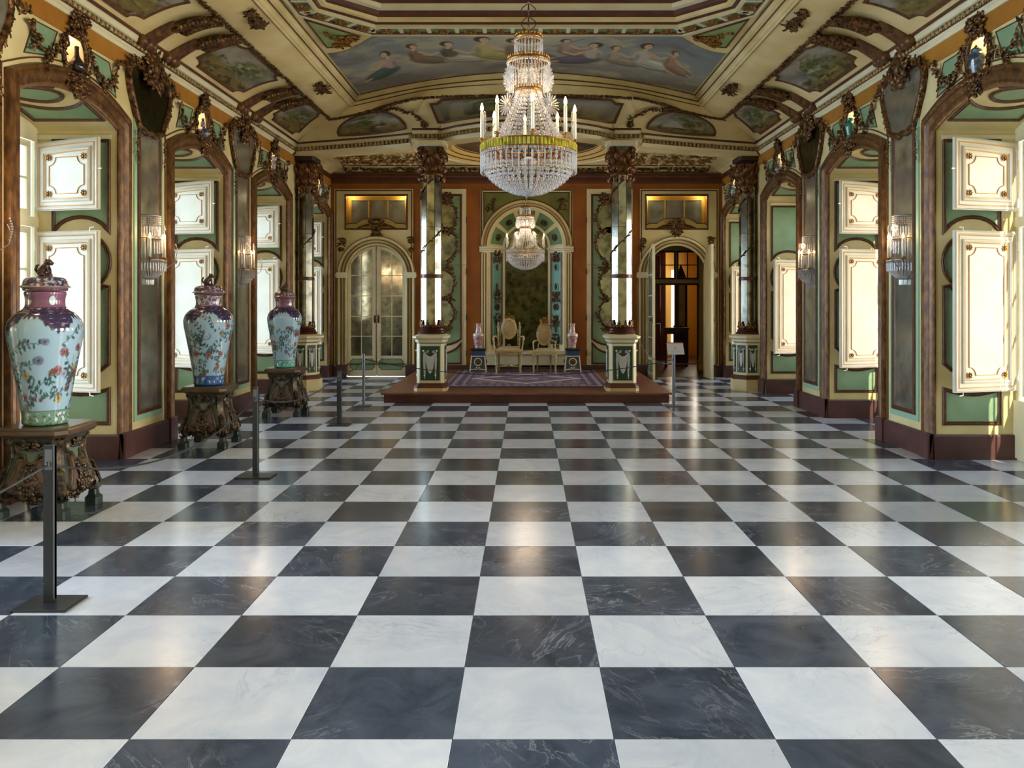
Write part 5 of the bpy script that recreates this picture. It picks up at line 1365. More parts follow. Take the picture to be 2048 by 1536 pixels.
PORC = vcol_mat('glazed porcelain', .12, coat=.6)
def big_painter(kind, seed):
    R = random.Random(seed); bw = .26
    def f(a, z, r):
        u = (a*bw) % (2*PI*bw); im = np.zeros((len(a), 3)); im[:] = col((156, 188, 212))
        wrap = 2*PI*bw
        def W_(cu): return ((u-cu+wrap/2) % wrap)-wrap/2
        zero = np.zeros_like(u)
        # reserve panels with faint landscape, and dark outline
        for cu in (.10, .90):
            d = ell(W_(cu), z, 0, .42, .15, .24, .2, .06); ring_ = np.clip(d*3, 0, 1)*(d < .5); mix(im, col((92, 96, 100)), ring_*.8); mix(im, col((176, 188, 190)), (d > .5)*(vnoise(u*18, z*30, seed)-.45)*3)
            mix(im, col((120, 110, 110)), (d > .6)*(z < .36)*(vnoise(u*40, z*60, seed+1)-.6)*7)
        for _ in range(56):               # branches with leaves and blossoms
            x0, y0 = R.uniform(0, wrap), R.uniform(.12, .60); an = R.uniform(-1, 1)*1.2+PI/2*R.choice((0, 2)); px, py = x0, y0
            for st in range(5):
                nx, ny = px+.042*math.cos(an), py+.042*math.sin(an)+.006; mix(im, col((84, 74, 72)), seg(W_(px), z, 0, py, nx-px, ny, .0036, .6))
                for q in range(2):
                    la = an+R.choice((-1, 1))*R.uniform(.5, 1.3); c_ = R.choice(((32, 78, 80), (40, 96, 88), (44, 66, 84), (58, 102, 88)))
                    mix(im, col(c_), ell(W_(px+.022*math.cos(la)), z, 0, py+.022*math.sin(la), .021, .010, la, .4))
                px, py = nx, ny; an += R.uniform(-.6, .6)
            c_ = R.choice(((138, 60, 54), (178, 148, 92), (126, 62, 74), (160, 164, 196), (150, 80, 66), (110, 116, 150), (196, 206, 222)))
            rr = R.uniform(.018, .038); mix(im, col(c_), ell(W_(px), z, 0, py, rr*1.2, rr, 0, .3)*(.6+.4*(vnoise(u*90, z*90, 3) > .42)))
            mix(im, col(c_)*.6, ell(W_(px), z, 0, py, rr*.4, rr*.3, 0, .4))
        # purple lappets on the shoulder
        bd = (.74, .66) 
        wv = np.abs(((a*4/PI/2*2) % 2)-1); lap = .755-.105*np.clip(1-wv*1.6, 0, 1)**.6+.010*np.sin(a*40)
        mix(im, col((52, 46, 84)), (z > lap)*1.0); mix(im, col((110, 66, 96)), (z > lap+.012)*(vnoise(a*14, z*90, 5) > .62)*.7); mix(im, col((196, 198, 210)), ((z > lap+.01)*(np.abs(np.sin(a*8)*np.sin(z*90)) > .93))*.6)
        mix(im, col((120, 130, 140)), ((np.abs(z-lap) < .003)*.8))
        # collar
        mix(im, col((128, 82, 112)) if kind != 1 else col((112, 80, 112)), (z > .825)*1.0)
        med = np.sqrt(((((a*4/PI) % 2)-1)*.14)**2+(z-.875)**2)
        mix(im, col((202, 214, 220)), (med < .033)*1.0); mix(im, col((90, 70, 100)), (np.abs(med-.035) < .003)*1.0)
        if kind == 1: mix(im, col((206, 200, 210)), (z > .83)*(vnoise(a*12, z*70, 9) > .55)*.8)
        # base band
        base = {0: (112, 150, 132), 1: (34, 88, 164), 2: (96, 176, 158)}[kind]
        mix(im, col(base), (z < .10)*1.0); mix(im, col((214, 226, 232)), (z < .09)*(z > .015)*(vnoise(a*5, z*26, 11, 2) > .60)*.9); mix(im, col(base)*.55, (z < .08)*(vnoise(a*16, z*90, 12, 2) > .62)*.8)
        mix(im, col((70, 80, 90)), (np.abs(z-.103) < .003)*.8)
        return im
    return f
def lid_painter(kind):
    def f(a, z, r):
        im = np.zeros((len(a), 3)); im[:] = col((46, 54, 84) if kind == 0 else (76, 58, 92)) if kind < 2 else col((96, 68, 70))
        mix(im, col((200, 206, 214)), (vnoise(a*6, z*60, 14, 3) > .6)*.75); mix(im, col((150, 90, 90)), (vnoise(a*12, z*90, 15, 2) > .66)*.8)
        mix(im, col((150, 122, 130)), (z < .035)*1.0); mix(im, col((96, 62, 66)), (z < .02)*1.0); return im
    return f
def lion(b, c, s_=1.0):
    x0, y0, z0 = c; L = lambda x, y, z: (x0+x*s_, y0+y*s_, z0+z*s_)
    def bl(p, r, T=ICO2): b.blob(L(*p), tuple(v*s_ for v in r), T)
    bl((0, 0, .022), (.062, .045, .016)); b.tube([L(-.035, 0, .03), L(-.025, 0, .065), (L(.0, 0, .10)), L(.022, 0, .125)], [.036*s_, .037*s_, .032*s_, .024*s_], 10)
    bl((-.038, 0, .045), (.030, .036, .028)); bl((.03, 0, .138), (.030, .026, .026)); bl((.056, 0, .130), (.018, .016, .012)); bl((.052, 0, .116), (.014, .013, .006), ICO1)
    for sg in (-1, 1):
        b.tube([L(.022, .018*sg, .095), L(.034, .02*sg, .06), L(.034, .02*sg, .03)], [.013*s_, .010*s_, .010*s_], 6); bl((.042, .02*sg, .026), (.014, .009, .007), ICO1); bl((-.01, .034*sg, .034), (.026, .012, .012), ICO1)
        bl((.018, .022*sg, .158), (.010, .006, .010), ICO1); bl((.045, .014*sg, .150), (.006, .006, .006), ICO1)
    for k in range(8): a = k*PI/4; bl((.012, .024*math.cos(a), .130+.024*math.sin(a)), (.012, .011, .012), ICO1)
    b.tube([L(-.062, 0, .04), L(-.082, 0, .075), L(-.07, 0, .11), L(-.052, 0, .115)], [.010*s_, .014*s_, .012*s_, .006*s_], 6)
def big_vase(loc, kx, kz, kind, label, rz):
    t = thing('porcelain_vase', label, 'vase', loc, rz, group='large lidded porcelain vases along the left wall')
    prof = [(0, 0), (.155, 0), (.166, .01), (.164, .07), (.17, .10), (.19, .22), (.213, .345), (.25, .526), (.270, .62), (.274, .68), (.257, .735), (.21, .785), (.158, .812), (.141, .838), (.139, .88), (.151, .925), (.151, .94), (.12, .94)]
    me = vase_mesh(prof, big_painter(kind, 5+kind*7), PORC); o = put('body', me, t); o.scale = (kx, kx, kz)
    lp = [(.155, 0), (.158, .003), (.160, .022), (.183, .026), (.186, .031), (.165, .040), (.160, .048), (.158, .066), (.150, .084), (.128, .097), (.08, .105), (.03, .108), (0, .108)]
    me = vase_mesh(lp, lid_painter(kind), PORC, 96, sub=70, name='lid'); o = put('lid', me, t, (0, 0, .94*kz)); o.scale = (kx, kx, kz)
    b = B(); lion(b, (0, 0, .108*kz-.012), kz*.80); b.build('lion_finial', mat('brown glazed lion', (84, 56, 52) if True else 0, .3, metal=.2, col2=(50, 34, 34), scale=30), t, True, loc=(0, 0, .94*kz)); return t
def vase_stand(loc, k, label):
    t = thing('vase_stand', label, 'stand', loc, group='carved vase stands along the left wall')
    C1 = mat('carved dark gilt wood', (48, 38, 30), .36, metal=.35, col2=(112, 92, 62), scale=28, ramp=(.42, .75), bump=.25)
    sq = lambda c: chamf(1.0, c); H = .62
    b = B(); b.poly_lathe([(.21, H-.075), (.235, H-.06), (.25, H-.045), (.25, H-.02), (.235, H-.012), (.23, H)], sq(.25)); b.build('top', mat('dark moulded wood', (74, 58, 44), .3, metal=.2, col2=(98, 80, 60), scale=10), t)
    prof = [(.175, .14), (.225, .17), (.235, .24), (.20, .36), (.175, .44), (.185, .50), (.20, H-.075)]
    b = B(); b.poly_lathe(prof, sq(.30)); b.build('body', mat('dark teal wood', (44, 50, 46), .4, col2=(62, 62, 52), scale=8), t)
    def Pf(f):
        a = f*PI/2
        return lambda u, v, h=0: ((lambda r: (u*math.cos(a)+(r+h)*math.sin(a), u*math.sin(a)-(r+h)*math.cos(a), v))(float(np.interp(v, [q[1] for q in prof], [q[0] for q in prof]))))
    rnd = random.Random(21)
    for f in range(4):
        F = Pf(f)
        lowo = [(-.09, .405), (-.045, .395), (-.03, .36), (0, .345), (.03, .36), (.045, .395), (.09, .405), (.10, .33), (.135, .25), (.15, .19), (.10, .17), (.05, .15), (0, .16), (-.05, .15), (-.10, .17), (-.15, .19), (-.135, .25), (-.10, .33)]
        b = B(); b.star(F, lowo, .012, 4); b.build('panel', mat('brown violet panel', (112, 86, 74), .45, col2=(92, 68, 60), scale=10), t)
        b = B(); b.mold(F, lowo, hround(.022, .026, 3)); 
        upo = [(-.10, .50), (-.06, .475), (-.03, .465), (0, .47), (.03, .465), (.06, .475), (.10, .50), (.095, .44), (.05, .43), (.03, .385), (0, .37), (-.03, .385), (-.05, .43), (-.095, .44)]
        b.mold(F, upo, hround(.022, .028, 3)); b.build('panel_moulding', C1, t, True)
        b = B(); b.star(F, upo, .010, 3); b.build('upper_panel', mat('grey green panel', (96, 116, 104), .4, col2=(80, 92, 82), scale=9), t)
        b = B(); carve(b, F, 0, .30, .09, .14, rnd, 9, .028); carve(b, F, 0, .185, .11, .12, rnd, 12, .036); carve(b, F, 0, .50, .08, .05, rnd, 5, .026)
        blobs_path(b, [F(-.12, .155, .01), F(-.05, .13, .01), F(0, .10, .015), F(.05, .13, .01), F(.12, .155, .01)], .028, rnd, (math.sin(f*PI/2), -math.cos(f*PI/2), 0), 1.3); b.build('carving', C1, t, True)
    foot = B().poly_lathe([(1, 0), (1, .055), (.65, .075), (.55, .11), (.9, .125)], chamf(.048, .012)).mesh('foot', BLACKG)
    cn = B()          # console leg: band down the corner with scroll at the bottom
    pts = [(.235, .535), (.215, .50), (.205, .44), (.215, .37), (.245, .29), (.275, .22), (.29, .17)]
    r2 = math.sqrt(2)
    rings = []
    for (r, z) in pts:
        c = (0, 0)
        rings.append([(r*1.0, -.032, z), (r*1.0+.03, -.032, z), (r+.03, .032, z), (r, .032, z)])
    vs = [p for r in rings for p in r]; cn.add(vs, [(q*4+i, q*4+(i+1) % 4, (q+1)*4+(i+1) % 4, (q+1)*4+i) for q in range(len(rings)-1) for i in range(4)])
    for yy in (-.036, 0, .036):
        cn.tube([(.262+(.01+.048*i/20)*math.cos(-PI*.2+2*PI*1.5*i/20), yy, .165+(.01+.048*i/20)*math.sin(-PI*.2+2*PI*1.5*i/20)) for i in range(21)], .013, 5)
        cn.tube([(.225+(.006+.028*i/14)*math.cos(2*PI*1.3*i/14), yy, .525+(.006+.028*i/14)*math.sin(2*PI*1.3*i/14)) for i in range(15)], .010, 5)
    cn.blob((.262, 0, .165), (.045, .034, .045), ICO1)
    for k_ in range(5): cn.leaf((.262+.01*k_, 0, .34-.03*k_), (.4, 0, -1), (1, 0, .3), .08, .05, .3)
    cme = cn.mesh('console', C1, True); cme.set_sharp_from_angle(angle=.9)
    for q in range(4):
        a = PI/4+q*PI/2
        lg = put('leg', cme, t, (0, 0, 0), (0, 0, a)); put('foot', foot, t, (.30*math.cos(a), .30*math.sin(a), 0))
    b = B(); b.box(-.15, .15, -.15, .15, .12, .14); b.build('underside', DKWOOD, t)
    t.scale = (k, k, 1); return t
vase_stand((-3.40, 5.85, .001), 1.0, 'carved dark wooden stand under the nearest and largest porcelain vase')
vase_stand((-3.27, 8.52, .001), .93, 'carved dark wooden stand under the vase with the cobalt blue foot band')
vase_stand((-3.14, 10.75, .001), .93, 'carved dark wooden stand under the farthest of the big vases')
big_vase((-3.42, 5.85, .622), .89, 1.0, 0, 'tall lidded porcelain vase with lion finial and green flowered foot band, nearest the camera', .1)
big_vase((-3.29, 8.52, .622), .895, .985, 1, 'tall lidded porcelain vase with cobalt blue foot band, middle one of the three', .35)
big_vase((-3.16, 10.75, .622), .80, .95, 2, 'tall lidded porcelain vase with turquoise foot band and reddish lid, farthest of the three', .2)

# small vases in the niches over the windows
SV = {'bottle': [(0, 0), (.032, 0), (.034, .008), (.055, .03), (.066, .06), (.058, .09), (.035, .12), (.020, .15), (.016, .19), (.018, .215), (.022, .222), (.012, .222)],
      'jar': [(0, 0), (.038, 0), (.042, .02), (.056, .08), (.064, .12), (.06, .15), (.04, .165), (.036, .175), (.045, .18), (.04, .195), (.012, .21), (.01, .225), (0, .23)],
      'gourd': [(0, 0), (.04, 0), (.058, .035), (.06, .055), (.04, .085), (.018, .105), (.026, .125), (.022, .15), (.012, .165), (.012, .19), (.016, .195), (.006, .195)],
      'baluster': [(0, 0), (.036, 0), (.034, .02), (.045, .07), (.055, .12), (.052, .145), (.03, .165), (.026, .185), (.036, .205), (.02, .205)],
      'beaker': [(0, 0), (.03, 0), (.024, .03), (.026, .08), (.03, .12), (.034, .17), (.04, .20), (.045, .215), (.03, .215)]}
def small_vase(s, yc, shape, base, pat, lab, zc_=1.0, th=.5):
    def f(a, z, r):
        im = np.zeros((len(a), 3)); im[:] = col(base)
        if pat is not None: mix(im, col(pat), (vnoise(a*3, z*40, 33, 3) > th)*.9); mix(im, col(pat), (np.abs((z % .06)-.03) < .003)*.8)
        return im
    t = thing('niche_vase', lab, 'vase', (s*(W-.02), yc, NICHE_Z-NB+.035), group='small vases in the gilt niches over the windows')
    me = vase_mesh([(r, z) for r, z in SV[shape]], f, PORC, 40, sub=60); o = put('body', me, t); o.scale = (zc_, zc_, zc_*1.02)
    b = B(); b.lathe([(0, -.03), (.03, -.03), (.065, -.012), (.07, -.002), (0, -.002)], 16); b.build('stand', GILT, t); return t
small_vase(-1, 6.97, 'bottle', (24, 18, 20), (48, 34, 34), 'near black long-necked bottle vase in the gilt niche at top left', 1.05)
small_vase(-1, 9.69, 'gourd', (52, 60, 92), (150, 160, 186), 'dark blue gourd shaped vase in the second gilt niche of the left wall', 1.15)
small_vase(-1, 12.41, 'beaker', (196, 204, 216), (60, 76, 120), 'slender blue and white beaker vase in the third gilt niche of the left wall', 1.15)
small_vase(-1, 15.13, 'baluster', (200, 206, 214), (90, 96, 120), 'grey and white baluster vase in the left wall niche nearest the end wall', 1.05)
small_vase(1, 6.97, 'jar', (96, 130, 150), (34, 52, 76), 'blue patterned covered jar in the gilt niche at top right', 1.08)
small_vase(1, 9.69, 'baluster', (22, 120, 116), None, 'turquoise baluster vase in the second gilt niche of the right wall', 1.1)
small_vase(1, 12.41, 'bottle', (170, 176, 186), (74, 84, 116), 'pale grey bottle vase in the third gilt niche of the right wall', 1.0)
small_vase(1, 15.13, 'jar', (160, 196, 206), (60, 90, 120), 'pale blue jar in the right wall niche nearest the end wall', .95)

# ------------------------------------------------------------------ thrones, side pedestals, pink vases
IV = mat('ivory gilt wood', (206, 194, 156), .4, col2=(176, 158, 112), scale=22, bump=.1)
SILK = mat('beige silk', (178, 154, 108), .6, col2=(164, 138, 94), scale=9, bump=.1, bscale=160)
SEATM = mat('pale seat silk', (188, 174, 146), .6, col2=(172, 154, 124), scale=12, bump=.1, bscale=160)
BG = mat('bright gilding', (0, 0, 0))
def turned(p0, p1, r, n=10):
    b = B(); p0, p1 = Vector(p0), Vector(p1); L = (p1-p0).length
    pr = [(.55, 0), (.8, .02), (.8, .05), (.5, .07), (.55, .12), (.95, .82), (1.15, .86), (.8, .89), (1.2, .92), (1.2, 1)]
    b.tube([p0+(p1-p0)*t for _, t in pr], [r*k for k, _ in pr], n); return b
def oval_back(t, zc_, rx, rz_, y0, tilt, frame, name='back'):
    F = lambda u, v, h=0: (u, y0-h+tilt*(v-zc_), v)
    b = B(); o2 = arc(0, zc_, rx, rz_, 0, 354, 59)
    b.star(lambda u, v, h=0: F(u, v, .035*(1-min(1, (u/rx)**2+((v-zc_)/rz_)**2))+h), o2, .005, 8); b.star(F, o2, -.02, 2)
    b.build('back_pad', SILK, t, True)
    b = B(); b.mold(F, o2, [(-.012, -.025), (-.014, .01), (-.004, .018), (.006, .012), (.018, .022), (.032, .012), (.034, -.025)]); b.mold(F, o2, [(-.012, -.025), (.034, -.025)])
    b.build('back_frame', frame, t, True, 50); return F
def throne(loc, label):
    t = thing('throne', label, 'chair', loc)
    for x in (-.22, .22):
        turned((x, -.22, 0), (x*1.0, -.21, .36), .026).build('leg', IV, t, True, 40); turned((x*.86, .20, 0), (x*.86, .19, .36), .024).build('leg', IV, t, True, 40)
    b = B(); b.tube([(-.22, -.215, .12), (-.1, -.1, .12), (0, -.01, .14), (.1, .1, .12), (.19, .19, .12)], .010, 6); b.tube([(.22, -.215, .12), (.1, -.1, .12), (0, -.01, .14), (-.1, .1, .12), (-.19, .19, .12)], .010, 6); b.tube([(-.2, -.2, .12), (0, -.17, .125), (.2, -.2, .12)], .009, 6)
    b.lathe([(.0, .13), (.025, .14), (.018, .16), (.008, .175), (.012, .185), (0, .20)], 10, (0, -.01, 0)); b.build('stretcher', IV, t, True)
    b = B(); b.poly_lathe([(1, .36), (1.02, .38), (1.0, .42)], [(-.25, -.24), (-.12, -.26), (.12, -.26), (.25, -.24), (.215, .20), (-.215, .20)])
    for k in range(8):
        x = -.21+.06*k; b.tube([(x+.025*math.cos(a), -.262, .355+.025*math.sin(a)) for a in [PI+PI*q/6 for q in range(7)]], .008, 5); b.blob((x, -.265, .385), (.014, .008, .014), ICO1)
    b.build('seat_rail', mat('gilt seat rail', (196, 174, 110), .38, metal=.35, col2=(150, 118, 56), scale=40), t, True, 40)
    b = B(); sh = []
    b.grid(lambda i, j: ((-.235+.47*i)*(1-.12*j), -.245+.44*j, .42+.055*(1-(2*i-1)**4)*(1-(2*j-1)**4)), 14, 12); b.build('seat', SEATM, t, True)
    F = oval_back(t, .80, .135, .185, .20, .12, IV)
    b = B(); 
    for sg in (-1, 1):
        xx = sg*.20; b.tube([(xx*.95, .19, .42), (xx, .20, .55), (xx, .21, .74), (xx, .215, .82)], [.020, .016, .018, .022], 8)
        b.lathe([(0, .82), (.030, .825), (.030, .84), (.012, .85), (.010, .87), (.020, .885), (.012, .90), (.004, .93), (0, .94)], 10, (xx, .215, 0))
        for k in range(6): b.blob((sg*.17, .2, .52+.05*k), .012, ICO1)
        b.tube([(sg*.165, .2, .48), (sg*.165, .2, .80)], .007, 5)
        b.tube([(sg*.135, .23, .88), (sg*.10, .24, .96), (sg*.085, .24, 1.02)], .008, 5)
    b.tube(arc3(0, .2, .47, .03), .009, 6, True); b.tube([(-.2, .19, .46), (.2, .19, .46)], .014, 6); b.build('back_post', IV, t, True)
    for sg in (-1, 1):
        b = B()
        b.tube([(sg*.20, .19, .63), (sg*.25, .12, .66), (sg*.275, 0, .66), (sg*.28, -.10, .645), (sg*.275, -.16, .62)], [.012, .014, .016, .018, .020], 8)
        b.tube([(sg*.28, -.10, .64), (sg*.27, -.08, .56), (sg*.255, -.10, .47), (sg*.25, -.14, .40)], [.014, .012, .014, .018], 8); b.blob((sg*.277, -.165, .615), (.022, .024, .022), ICO1)
        b.build('armrest', IV, t, True)
    b = B()
    b.tube([(x, .235, .985+.02*math.cos(x*14)) for x in np.linspace(-.075, .075, 9)], .012, 6)
    for k in range(5):
        x = -.07+.035*k; b.leaf((x, .23, .99), (x*.6, 0, 1), (0, -1, 0), .065, .028, .1); b.blob((x*1.25, .23, 1.05), .009, ICO1)
    b.tube([(-.06, .235, 1.03), (-.03, .235, 1.065), (0, .235, 1.075), (.03, .235, 1.065), (.06, .235, 1.03)], .007, 5); b.blob((0, .235, 1.085), .012, ICO1); b.box(-.003, .003, .232, .238, 1.09, 1.12); b.box(-.010, .010, .232, .238, 1.102, 1.108)
    b.build('crown_crest', BG, t, True); return t
def arc3(x, y, z, r, n=12): return [(x+r*math.cos(2*PI*i/n), y, z+r*math.sin(2*PI*i/n)) for i in range(n)]
def armchair(loc, label):
    t = thing('armchair', label, 'chair', loc)
    for x in (-.20, .20):
        turned((x, -.20, 0), (x, -.20, .34), .025).build('leg', IV, t, True, 40); turned((x*.62, .20, 0), (x*.62, .19, .34), .021).build('leg', IV, t, True, 40)
    b = B(); b.poly_lathe([(1, .33), (1, .40)], [(-.225, -.22), (.225, -.22), (.18, .20), (-.18, .20)]); b.mold(lambda u, v, h=0: (u, -.222-h, v), [(-.21, .345), (.21, .345)], hround(.01, .008, 3), False); b.build('seat_rail', IV, t, True, 40)
    b = B(); b.grid(lambda i, j: ((-.215+.43*i)*(1-.15*j), -.215+.41*j, .40+.05*(1-(2*i-1)**4)*(1-(2*j-1)**4)), 14, 12); b.build('seat', SEATM, t, True)
    F = oval_back(t, .695, .130, .200, .20, .12, IV)
    b = B()
    for sg in (-1, 1): b.tube([(sg*.12, .19, .38), (sg*.11, .185, .46), (sg*.10, .18, .53)], .014, 7)
    b.build('back_post', IV, t, True)
    for sg in (-1, 1):
        b = B()
        b.tube([(sg*.14, .19, .58), (sg*.175, .12, .575), (sg*.20, -.02, .57), (sg*.205, -.12, .56)], [.012, .014, .015, .016], 8); b.tube([(sg*.205, -.11, .555), (sg*.20, -.13, .45), (sg*.195, -.17, .38)], .012, 7); b.blob((sg*.205, -.13, .56), (.018, .022, .014), ICO1)
        b.build('armrest', IV, t, True)
    b = B(); rnd = random.Random(2)
    blobs_path(b, [(.145*math.cos(a), .20-.02+.12*.21*math.sin(a), .695+.215*math.sin(a)) for a in [math.radians(q) for q in range(20, 161, 10)]], .024, rnd, (0, -1, 0), 1.0)
    carve(b, lambda u, v, h=0: (u, .215-h, v), 0, .935, .12, .09, rnd, 16, .032); b.tube([(-.05, .21, .95), (0, .21, .985), (.05, .21, .95)], .007, 5); b.blob((0, .21, .99), .012, ICO1); b.box(-.003, .003, .207, .213, .99, 1.03)
    b.build('carved_crest', BG, t, True); return t
throne((-.33, 15.28, dz+.015), 'ivory throne with oval padded back, gilt crown and scalloped rail, left of the pair')
armchair((.33, 15.28, dz+.015), 'ivory armchair with oval padded back and gilt crest, right of the pair')
def small_pedestal(x, label):
    t = thing('vase_pedestal', label, 'pedestal', (x, 15.42, dz+.015), group='painted pedestals beside the thrones')
    b = B(); b.poly_lathe([(.155, 0), (.125, .30)], [(-1, -1), (1, -1), (1, 1), (-1, 1)]); b.build('body', mat('grey pedestal paint', (74, 84, 82), .5), t)
    b = B(); b.poly_lathe([(.12, .305), (.118, .395)], [(-1, -1), (1, -1), (1, 1), (-1, 1)]); b.build('blue_band', mat('blue band', (44, 78, 132), .4), t)
    b = B(); b.poly_lathe([(.12, .30), (.122, .305)], [(-1, -1), (1, -1), (1, 1), (-1, 1)]); b.poly_lathe([(.12, .395), (.14, .41), (.14, .43)], [(-1, -1), (1, -1), (1, 1), (-1, 1)]); b.build('top', mat('near black', (22, 22, 30), .35), t)
    b = B()
    for f in range(4):
        a = f*PI/2; F = lambda u, v, h=0, a=a: (lambda r: (u*math.cos(a)+(r+h)*math.sin(a), u*math.sin(a)-(r+h)*math.cos(a), v))(.155-.1*v)
        b.mold(F, [(-.148, .0), (-.120, .295), (.120, .295), (.148, .0)], [(-.008, 0), (-.008, .006), (.008, .006), (.008, 0)], False)
        b.mold(F, arc(0, .19, .066, .066, 0, 345, 23), [(-.009, 0), (-.006, .008), (.006, .008), (.009, 0)])
        for sg in (-1, 1):
            b.mold(F, [(sg*.14, .055), (sg*.10, .05), (sg*.06, .06), (sg*.035, .05), (sg*.015, .06), (sg*.012, .08), (sg*.028, .09), (sg*.04, .08)], [(-.007, 0), (-.005, .007), (.005, .007), (.007, 0)], False)
    b.build('white_tracery', WHITE, t)
    b = B(); rnd = random.Random(1)
    for f in range(4):
        a = f*PI/2; F = lambda u, v, h=0, a=a: (lambda r: (u*math.cos(a)+(r+h)*math.sin(a), u*math.sin(a)-(r+h)*math.cos(a), v))(.155-.1*v)
        carve(b, F, 0, .19, .07, .07, rnd, 7, .018)
    b.build('rosette', mat('dull brass', (120, 88, 60), .5, metal=.3), t, True); return t
small_pedestal(-.90, 'tapered grey and white pedestal left of the throne'); small_pedestal(.86, 'tapered grey and white pedestal right of the armchair')
def pink_vase(x, label, rz):
    t = thing('pink_vase', label, 'vase', (x, 15.42, dz+.446), rz, group='tall pink and white vases beside the thrones')
    pr = [(0, 0), (.060, 0), (.062, .02), (.072, .08), (.092, .17), (.105, .24), (.104, .27), (.088, .285), (.060, .292), (.050, .34), (.044, .40), (.048, .455), (.060, .47), (.050, .47)]
    def f(a, z, r):
        im = np.zeros((len(a), 3)); im[:] = col((206, 190, 192)); mix(im, col((168, 112, 106)), (vnoise(a*4, z*30, 50, 3) > .5)*.85); mix(im, col((140, 92, 84)), (vnoise(a*9, z*70, 51, 2) > .62)*.7)
        for z_ in (.035, .255, .285): mix(im, col((216, 206, 206)), (np.abs(z-z_) < .006)*1.0)
        mix(im, col((220, 214, 216)), (np.abs(np.sin(a*2)) < .12)*.7); return im
    o = put('body', vase_mesh(pr, f, PORC, 96, sub=110), t)
    b = B()
    for sg in (-1, 1): b.tube([(sg*.05, 0, .41), (sg*.066, 0, .42), (sg*.066, 0, .38), (sg*.052, 0, .36)], .006, 6)
    b.build('handle', mat('pink glaze', (190, 150, 146), .2), t, True); return t
pink_vase(-.90, 'tall pink and white porcelain vase on the pedestal left of the throne', .3); pink_vase(.86, 'tall pink and white porcelain vase on the pedestal right of the armchair', 1.5)

# ------------------------------------------------------------------ stanchions, ropes, sign
def stanchion(loc, H, w, label, base=True, thin=False, bw=.19):
    t = thing('barrier_post', label, 'post', loc, group='barrier posts')
    m = METALG if thin else METALD
    if thin: B().lathe([(0, .012), (w/2, .012), (w/2, H), (0, H)], 14).build('pole', m, t, True, 40)
    else:
        B().box(-w/2, w/2, -.009, .009, .012, H).build('pole', m, t)
        B().box(w/2-.008, w/2, -.0095, .0095, .03, H+.001).build('edge_strip', METALG, t); B().box(-w/2+.008, w/2-.012, -.0105, -.009, H-.12, H-.02).build('clip_plate', METALG, t)
    b = B(); b.poly_lathe([(1, 0), (1, .009), (.97, .012)], [(-bw, -.105), (bw, -.105), (bw, .105), (-bw, .105)] if not thin else [(-.10, -.09), (.10, -.09), (.10, .09), (-.10, .09)]); b.build('base_plate', m, t)
    B().lathe([(0, -.0), (.010, 0), (.010, .02), (0, .02)], 8).build('rope_hook', METALD, t, loc=(0, -.02, H-.10)); return t
Z_ = .001
stanchion((-2.345, 4.05, Z_), .785, .056, 'flat dark barrier post with square base plate, nearest the camera', bw=.132)
stanchion((-2.30, 6.99, Z_), .76, .050, 'flat dark barrier post standing before the middle porcelain vase', bw=.15)
stanchion((-2.24, 9.85, Z_), .655, .058, 'flat dark barrier post beside the farthest porcelain vase', bw=.13)
stanchion((-2.305, 11.65, Z_), .735, .042, 'slim round grey barrier post in front of the closed mirrored doors', thin=True)
def rope(name_label, p, q, sag, r=.006, m=None):
    p, q = Vector(p), Vector(q); o = thing('barrier_rope', name_label, 'rope', p, group='barrier ropes')
    pts = [(q-p)*t-Vector((0, 0, 4*sag*t*(1-t))) for t in [i/20 for i in range(21)]]
    B().tube(pts, r, 6).build('cord', m or METALD, o, True); return o
rope('dark rope running from the nearest barrier post out of the left edge', (-2.345, 4.05-.025, .69), (-2.95, 3.2, .30), .02)
rope('dark rope sagging between the first and second barrier posts', (-2.345, 4.03, .69), (-2.30, 6.965, .66), .20, .006)
rope('dark rope sagging between the second and third barrier posts', (-2.30, 7.01, .66), (-2.24, 9.83, .62), .14, .006)
rope('dark rope rising from the third barrier post to the slim grey one', (-2.24, 9.87, .645), (-2.305, 11.63, .64), .06)
st = thing('sign_stand', 'grey floor stand with tilted white information panel by the open door', 'sign', (2.08, 11.65, Z_))
B().lathe([(0, .01), (.023, .01), (.023, .79), (0, .79)], 14).build('pole', METALG, st, True, 40)
B().poly_lathe([(1, 0), (1, .01), (.97, .013)], [(-.115, -.10), (.115, -.10), (.115, .10), (-.115, .10)]).build('base_plate', METALG, st)
Fs = lambda u, v, h=0: (u-.0+.02, -.06-h*.8+v*.62, .81+v*.80+h*.5)
B().prism(Fs, rect(-.115, .115, -.09, .11), -.008, .0).build('panel', mat('sign white', (214, 216, 224), .4), st)
b = B(); b.add([Fs(u, v, .0015) for u, v in rect(-.115, .115, .095, .11)], [(0, 1, 2, 3)]); b.build('red_edge', mat('sign red', (196, 78, 48), .5), st)
b = B()
for k in range(2): b.add([Fs(u, v, .0015) for u, v in rect(-.022, .018-.012*k, .012-.014*k, .020-.014*k)], [(0, 1, 2, 3)])
for k in range(2): b.add([Fs(u, v, .0015) for u, v in rect(-.07, .06, -.035-.02*k, -.031-.02*k)], [(0, 1, 2, 3)])
b.build('small_print', mat('sign print', (130, 134, 148), .5), st)
rope('long dark rope drawn across in front of the dais from slim post to sign stand', (-2.305, 11.67, .66), (2.08, 11.60, .66), .23, .006)
rope('short pale rope hanging between the right column pedestal and the sign stand', (1.68, 12.35, .90), (2.08, 11.68, .62), .14, .005, METALG)

